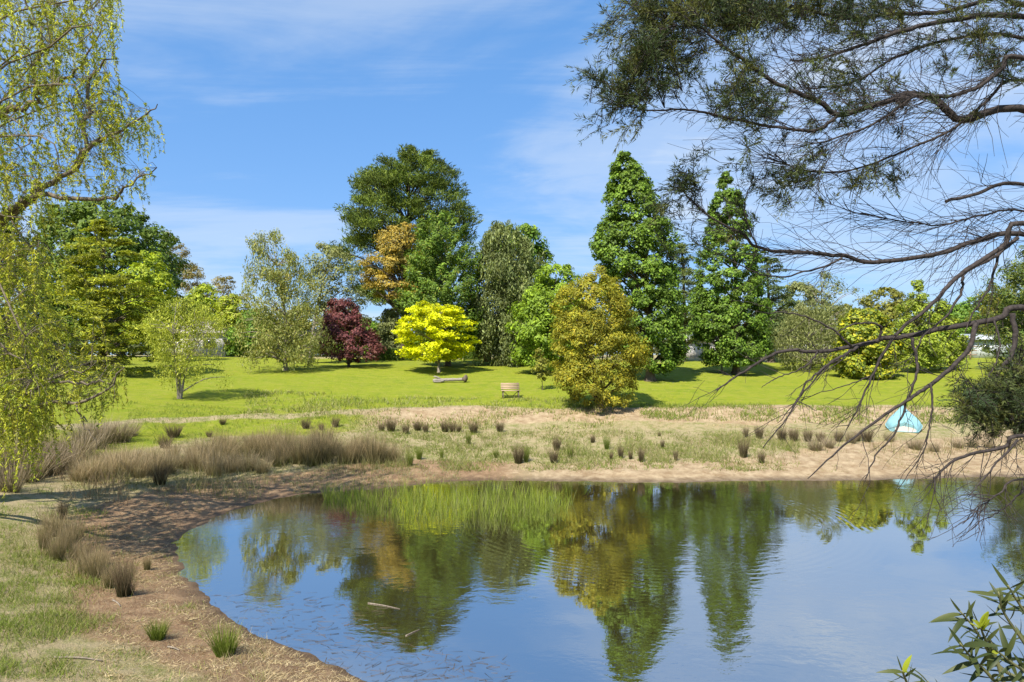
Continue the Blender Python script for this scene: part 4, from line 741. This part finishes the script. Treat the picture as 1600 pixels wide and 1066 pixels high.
# ------------------------------------------------------------------ feathery wattle reaching in from the right
rng = np.random.default_rng(500); TR = np.array([6.6, 5.6, 0]); TR[2] = gz(TR[0], TR[1])
root = empty('black_wattle', tuple(TR)); tag(root, 'dark fine-leaved wattle with bare crooked branches reaching over the pond', 'tree'); org = tuple(TR)
tm, bm_, lm = MB(), MB(), MB()
TRK = spline([TR - [0, 0, .2], TR + [-.1, 0, 1], TR + [-.25, .1, 2.4], TR + [-.1, .2, 4], TR + [.1, .1, 6], TR + [.2, 0, 8.2]], 30); tube(tm, TRK, np.linspace(.24, .05, 30), 10)
WS = []
def wbranch(pts, y0, y1, r0, r1=None, attach=None, n=None, twigs=1.0):
    q = pl(pts, y0, y1)
    if attach is not None:
        j = int(np.argmin(np.abs(TRK[:, 2] - attach))); q = [TRK[j], TRK[j] * .45 + q[0] * .55 + [0, 0, .06]] + q
    q = spline(q, n or 10 + 4 * len(pts)); q[2:-1] += rng.normal(0, .0032, (len(q) - 3, 3)); r1 = r1 or max(.003, r0 * .14)
    r0 *= .82; tube(bm_, q, r1 + (r0 - r1) * np.linspace(1, 0, len(q)) ** .8, 7); WS.append((q, r0, r1, twigs)); return q
A, B = 5.4, 4.9
wbranch([(1600, 171), (1504, 188), (1464, 157), (1425, 147), (1381, 160), (1311, 179), (1285, 162), (1250, 147), (1206, 127), (1162, 94), (1123, 66), (1085, 35)], 5.2, 4.6, .040, .005, 5.3)
wbranch([(1311, 179), (1285, 200), (1250, 203), (1162, 190), (1106, 177), (1066, 171), (1010, 172), (965, 160)], 4.85, 4.5, .016, .003)
wbranch([(1600, 26), (1478, 33), (1412, 48), (1359, 66), (1294, 88), (1240, 95)], 5.6, 5.0, .034, .004, 6.2)
wbranch([(1600, 8), (1560, -4), (1480, 18), (1400, 22), (1320, 28), (1240, 12), (1160, 20), (1060, 30), (1000, 20)], 5.9, 5.0, .03, .004, 6.5)
wbranch([(1600, 60), (1530, 55), (1450, 70), (1390, 95), (1330, 130), (1250, 140)], 6.1, 5.3, .024, .004, 6.0)
wbranch([(1600, 90), (1565, 109), (1526, 136), (1480, 152), (1430, 150), (1380, 185), (1310, 215), (1240, 232)], 5.0, 4.8, .026, .003, 5.6)
wbranch([(1600, 125), (1540, 160), (1490, 200), (1440, 225), (1380, 250), (1310, 270), (1240, 262), (1210, 240)], 5.5, 5.2, .018, .003, 5.4)
wbranch([(1600, 287), (1530, 302), (1478, 315)], 5.3, 5.1, .020, .012, 4.9, twigs=.3)
wbranch([(1600, 367), (1521, 378), (1460, 398), (1364, 409), (1316, 400), (1263, 396), (1184, 387), (1160, 365), (1120, 345), (1085, 318), (1058, 285)], 5.2, 4.8, .028, .003, 4.6)
wbranch([(1316, 403), (1290, 415), (1225, 432), (1180, 425), (1120, 395), (1085, 380)], 5.0, 5.0, .010, .002)
wbranch([(1184, 387), (1165, 340), (1168, 300), (1185, 278)], 4.9, 4.9, .008, .002)
wbranch([(1600, 330), (1540, 335), (1470, 352), (1410, 345), (1330, 330), (1280, 310)], 5.8, 5.6, .014, .002, 4.8)
wbranch([(1600, 482), (1563, 497), (1488, 512), (1413, 526), (1375, 531), (1338, 541), (1278, 550), (1225, 548), (1188, 565), (1150, 588), (1120, 610)], 5.0, 4.7, .032, .004, 4.0, twigs=.35)
wbranch([(1600, 350), (1570, 383), (1510, 422), (1480, 449), (1450, 482), (1405, 518), (1375, 560), (1362, 590), (1340, 640), (1322, 672)], 4.9, 4.7, .026, .003, 4.6, twigs=.6)
wbranch([(1590, 372), (1555, 400), (1507, 428), (1504, 452), (1480, 491), (1444, 524), (1425, 560)], 5.0, 4.8, .018, .003, twigs=.5)
wbranch([(1560, 398), (1545, 450), (1520, 490), (1508, 520)], 5.0, 4.9, .012, .003, twigs=.5)
wbranch([(1525, 505), (1510, 551), (1453, 602), (1417, 625), (1369, 658), (1310, 703), (1262, 748)], 4.9, 4.5, .022, .003, twigs=.5)
wbranch([(1375, 532), (1377, 512), (1362, 505), (1330, 508), (1305, 522)], 4.8, 4.7, .012, .003, twigs=.4); wbranch([(1330, 541), (1300, 515), (1260, 495), (1225, 488), (1200, 490)], 4.75, 4.7, .010, .002, twigs=.4)
wbranch([(1340, 542), (1318, 556), (1299, 566), (1262, 597), (1240, 639), (1192, 700)], 4.7, 4.5, .013, .003, twigs=.6); wbranch([(1310, 562), (1288, 577), (1254, 616), (1215, 661)], 4.7, 4.6, .010, .002, twigs=.6)
wbranch([(1425, 528), (1432, 560), (1431, 588), (1412, 642), (1397, 678), (1369, 712), (1352, 748)], 4.8, 4.6, .014, .003, twigs=.6)
wbranch([(1454, 602), (1457, 630), (1451, 672), (1440, 709), (1403, 765)], 4.7, 4.6, .010, .002, twigs=.6)
wbranch([(1278, 550), (1255, 575), (1215, 590), (1190, 606)], 4.7, 4.7, .008, .002, twigs=.5); wbranch([(1358, 588), (1330, 600), (1250, 622)], 4.7, 4.6, .006, .002, twigs=.5)
wbranch([(1582, 490), (1586, 530), (1578, 560), (1565, 575), (1545, 610)], 4.9, 4.8, .022, .012, twigs=.3); wbranch([(1553, 500), (1562, 535), (1558, 562), (1545, 590)], 4.9, 4.7, .008, .004, twigs=.3)
wbranch([(1600, 681), (1572, 698), (1516, 709), (1482, 726), (1462, 746), (1461, 772)], 4.5, 4.2, .020, .003, 3.2, twigs=.7)
wbranch([(1590, 688), (1549, 734), (1513, 777)], 4.4, 4.2, .010, .002, twigs=.8); wbranch([(1600, 748), (1566, 768), (1535, 790), (1504, 819)], 4.3, 4.0, .010, .002, 2.9, twigs=.8); wbranch([(1610, 752), (1580, 785), (1545, 810)], 4.4, 4.2, .009, .002, twigs=.8)
wbranch([(1600, 640), (1570, 650), (1540, 640), (1515, 620)], 4.9, 4.7, .014, .004, 3.5, twigs=.3)
for k in range(9):           # the unseen rest of the crown, above and behind the frame
    a = TRK[rng.integers(16, 29)]; b = np.array([rng.uniform(0.5, 8), rng.uniform(1.5, 8.0), rng.uniform(9.0, 11)]); q = spline([a, a * .5 + b * .5 + [0, 0, .5], b], 16); tube(bm_, q, np.linspace(.05, .006, 16), 6); WS.append((q, .05, .006, 0.0))
tips = []
def twig(p, d_, ln, r, lvl):
    n = 4; q = [p]; dd = unit(d_)
    for i in range(n):
        dd = unit(dd + rng.normal(0, .19, 3) + np.array([-.03, 0, -.03])); q.append(q[-1] + dd * ln / n)
    q = np.array(q); tube(bm_, q, np.linspace(r, max(r * .35, .0012), n + 1), 3, cap=False); tips.append(q[-1])
    if lvl > 0:
        for k in range(rng.integers(1, 4)): i = rng.integers(1, n); ax = unit(q[i + 1] - q[i]); twig(q[i], ax + rng.normal(0, .5, 3) * [1, .6, 1], ln * rng.uniform(.35, .7), r * .6, lvl - 1)
for (q, r0, r1, tw) in list(WS):
    L_ = np.linalg.norm(np.diff(q, axis=0), axis=1).sum(); px_ = 800 + q[:, 0] * F / q[:, 1]; upper = q[:, 2].mean() > 4.9
    for k in range(int(L_ * tw * (24 if upper else 13))):
        i = rng.integers(1, len(q) - 1)
        if px_[i] > 1720: continue
        ax = unit(q[i + 1] - q[i]); sd_ = rng.normal(0, 1, 3) * [.6, .5, .8] + ([0, 0, -.35] if not upper else [-.3, 0, 0]); twig(q[i], ax * 1.0 + sd_ * (.5 if upper else .7), rng.uniform(.15, .55) * ((1.5 if px_[i] > 1220 else .55) if upper else .8), rng.uniform(.0018, .004), int(rng.random() < .75) if upper else 1)
SW = np.concatenate([q[2:] for q, *_ in WS] + [np.array(tips)])
LP_, LD, LC = [], [], []
def spray(base, dirv, ln, nl, col):
    dirv = unit(dirv); sd_ = unit(np.cross(dirv, rng.normal(size=3))); f = rng.random(nl); sg = np.where(rng.random(nl) < .5, 1, -1)[:, None]
    dv = dirv * .8 + sd_ * sg * .8 + rng.normal(0, .28, (nl, 3)); LP_.append(base + dirv * (ln * f)[:, None] + unit(dv) * .012 + np.array([0, 0, -.03]) * (f ** 2)[:, None]); LD.append(dv); LC.append(np.tile(col, (nl, 1)) * rng.uniform(.7, 1.3, (nl, 1)))
    tube(bm_, [base, base + dirv * ln * .6, base + dirv * ln + [0, 0, -.02]], [.0022, .0016, .001], 3, cap=False)
WCOL = np.array([(0.036, 0.054, 0.022), (0.055, 0.072, 0.026), (0.085, 0.092, 0.026), (0.028, 0.044, 0.022)])
for (x0, x1, y0, y1, n, ya, yb) in [(985, 1090, -10, 100, 85, 4.4, 5.2), (1080, 1250, -20, 50, 120, 4.6, 5.6), (995, 1060, 60, 130, 28, 4.4, 4.8), (938, 1010, 120, 182, 26, 4.3, 4.7), (1110, 1215, 85, 195, 40, 4.4, 5.0), (1250, 1420, -10, 45, 55, 5, 5.8),
                                    (1290, 1410, 85, 140, 16, 4.9, 5.5), (1240, 1420, 130, 215, 20, 4.7, 5.3), (1205, 1300, 235, 312, 18, 4.8, 5.3), (1300, 1440, 255, 310, 10, 5, 5.5), (1035, 1110, 258, 335, 14, 4.7, 5), (1140, 1185, 265, 330, 4, 4.8, 5), (1420, 1600, -10, 120, 22, 5, 6), (1520, 1600, 60, 130, 16, 5, 5.6),
                                    (1545, 1650, 596, 664, 100, 4.5, 5.1), (1512, 1550, 610, 650, 26, 4.5, 4.9), (1560, 1640, 555, 600, 26, 4.7, 5.2), (1050, 1140, 330, 400, 4, 4.8, 5.0)]:
    for k in range(n):
        c = P(np.clip(rng.normal((x0 + x1) / 2, (x1 - x0) * .34), 928, 1700), rng.normal((y0 + y1) / 2, (y1 - y0) * .33), rng.uniform(ya, yb)); j = np.argmin(((SW - c) ** 2).sum(1)); b = SW[j]; dd = np.linalg.norm(c - b)
        if dd > .6: c = b + (c - b) / dd * .6
        tube(bm_, spline([b, b * .5 + c * .5 + [0, 0, .03], c], 5), np.linspace(.004, .002, 5), 3, cap=False); col = pal(rng, 1, WCOL)[0] * .85; ax = unit(c - b + [-.15, -.1, .02])
        for i in range(rng.integers(4, 9)): spray(c - ax * rng.uniform(-.05, .12), ax + rng.normal(0, .6, 3), rng.uniform(.08, .22), 34, col)
for (q, r0, r1, tw) in WS:
    if tw == 0.0:
        for k in range(45):
            c = q[rng.integers(6, 16)] + rng.normal(0, .5, 3) * [1, 1, .5]
            for i in range(3): spray(c, rng.normal(size=3), .25, 26, WCOL[1])
LP_, LD, LC = map(np.concatenate, (LP_, LD, LC)); n_ = len(LP_); LD = unit(LD); sd_ = unit(np.cross(LD, rng.normal(size=LP_.shape))); ln_ = .034 * rng.uniform(.7, 1.4, (n_, 1))
lm.add(np.stack([LP_ - sd_ * ln_ * .075, LP_ + sd_ * ln_ * .075, LP_ + LD * ln_], 1).reshape(-1, 3), np.arange(n_ * 3).reshape(-1, 3), None, np.repeat(LC, 3, 0))
tm.build('trunk', BARKW, root, True, org); tag(bm_.build('branches', BARKW, root, True, org), kind='stuff'); lm.build('crown', NEEDLE, root, False, org)

# ------------------------------------------------------------------ broad-leaved shrub right below the camera
rng = np.random.default_rng(600); BX, BY = 1.75, 1.95; org = np.array([BX, BY, gz(BX, BY)])
root = empty('broadleaf_shrub', tuple(org)); tag(root, 'glossy long-leaved shrub with lime new tips at the near pond edge', 'shrub')
def shrub_leaf_mat(name, c0, c1):
    m, t, out = new_mat(name); oi = t.nodes.new('ShaderNodeObjectInfo'); tcn = t.nodes.new('ShaderNodeTexCoord'); f = noise(t, tcn.outputs['Object'], 40, 3)
    cc = mixc(t, M(t, 'ADD', M(t, 'MULTIPLY', oi.outputs['Random'], .7), M(t, 'MULTIPLY', f, .3)), c0, c1); p = pbsdf(t, cc, .5, .25); tr = t.nodes.new('ShaderNodeBsdfTranslucent'); t.links.new(cc, tr.inputs[0])
    mx = t.nodes.new('ShaderNodeMixShader'); mx.inputs[0].default_value = .22; t.links.new(p.outputs[0], mx.inputs[1]); t.links.new(tr.outputs[0], mx.inputs[2]); t.links.new(mx.outputs[0], out.inputs[0]); return m
LDARK = shrub_leaf_mat('shrub_leaf', (.026, .042, .012), (.085, .10, .026)); LNEW = shrub_leaf_mat('shrub_new_leaf', (.24, .30, .02), (.36, .38, .03))
def leaf_mesh(mat, curl, wid):
    V, Q, n = [], [], 7
    for i in range(n + 1):
        f = i / n; w = wid * (math.sin(math.pi * f ** .8) ** .8 if 0 < f < 1 else .03); zc = -curl * f * f
        V += [(-w, f, zc + w * .35), (0, f, zc), (w, f, zc + w * .35)]
    for i in range(n): Q += [[3 * i, 3 * i + 1, 3 * i + 4, 3 * i + 3], [3 * i + 1, 3 * i + 2, 3 * i + 5, 3 * i + 4]]
    mb = MB(); mb.add(V, None, Q); return mb.mesh('leaf', mat, True)
LM = [leaf_mesh(LDARK, c, w) for c, w in ((.14, .075), (.35, .085), (-.12, .07), (.5, .09))]; LNM = [leaf_mesh(LNEW, c, w) for c, w in ((.15, .13), (-.15, .11))]
STEM = plain('shrub_stem', (.16, .16, .07), .7); sm = MB()
def put_leaf(me, p, d_, ln):
    d_ = Vector(d_).normalized(); up = Vector((rng.normal(0, .5), rng.normal(-.5, .5), 1)); xx = d_.cross(up).normalized(); zz = xx.cross(d_); m4 = Matrix((xx, d_, zz)).transposed().to_4x4() @ Matrix.Diagonal((ln, ln, ln, 1)); m4.translation = Vector(p) - Vector(org)
    o = bpy.data.objects.new('leaf', me); COL.objects.link(o); o.parent = root; o.matrix_basis = m4
for (pts, y0, nl, new) in [([(1640, 1120), (1560, 1040), (1525, 985), (1500, 955)], 1.9, 22, 0), ([(1650, 1100), (1610, 1020), (1570, 960), (1560, 925)], 2.0, 20, 0), ([(1660, 1060), (1620, 985), (1590, 940), (1575, 915)], 2.1, 16, 0), ([(1600, 1130), (1550, 1060), (1520, 1030), (1500, 1005)], 1.8, 18, 0),
                           ([(1560, 1040), (1540, 1000), (1532, 980)], 1.85, 8, 9), ([(1480, 1150), (1430, 1090), (1415, 1062), (1410, 1048)], 1.85, 14, 2), ([(1650, 1130), (1610, 1060), (1580, 1035), (1555, 1015)], 1.75, 18, 1), ([(1500, 1150), (1460, 1085), (1450, 1065)], 1.95, 7, 0), ([(1660, 1000), (1625, 960), (1600, 930)], 2.2, 12, 0)]:
    q = pl(pts, y0 + .05, y0 - .05); q = spline([org + [rng.normal(0, .04), rng.normal(0, .04), 0], (org + q[0]) / 2 + [0, 0, .1]] + q, 26); tube(sm, q, np.linspace(.009, .002, 26), 6)
    for k in range(nl):
        f = 1 - (k / nl) ** 1.1 * .52; i = min(int(f * 25), 24); ax = unit(q[min(i + 1, 25)] - q[i - 1]); a = k * 2.4; sdv = unit(np.cross(ax, [0.3, 1, .2])); s2 = np.cross(ax, sdv)
        put_leaf(LM[rng.integers(4)], q[i], ax * rng.uniform(.5, 1.0) + (sdv * np.cos(a) + s2 * np.sin(a) * .7) * .85, rng.uniform(.05, .092))
    for k in range(new): put_leaf(LNM[rng.integers(2)], q[25 - rng.integers(3)], unit(q[25] - q[22]) + rng.normal(0, .35, 3), rng.uniform(.04, .062))
o = sm.build('stems', STEM, root, True, tuple(org)); tag(o, kind='stuff')
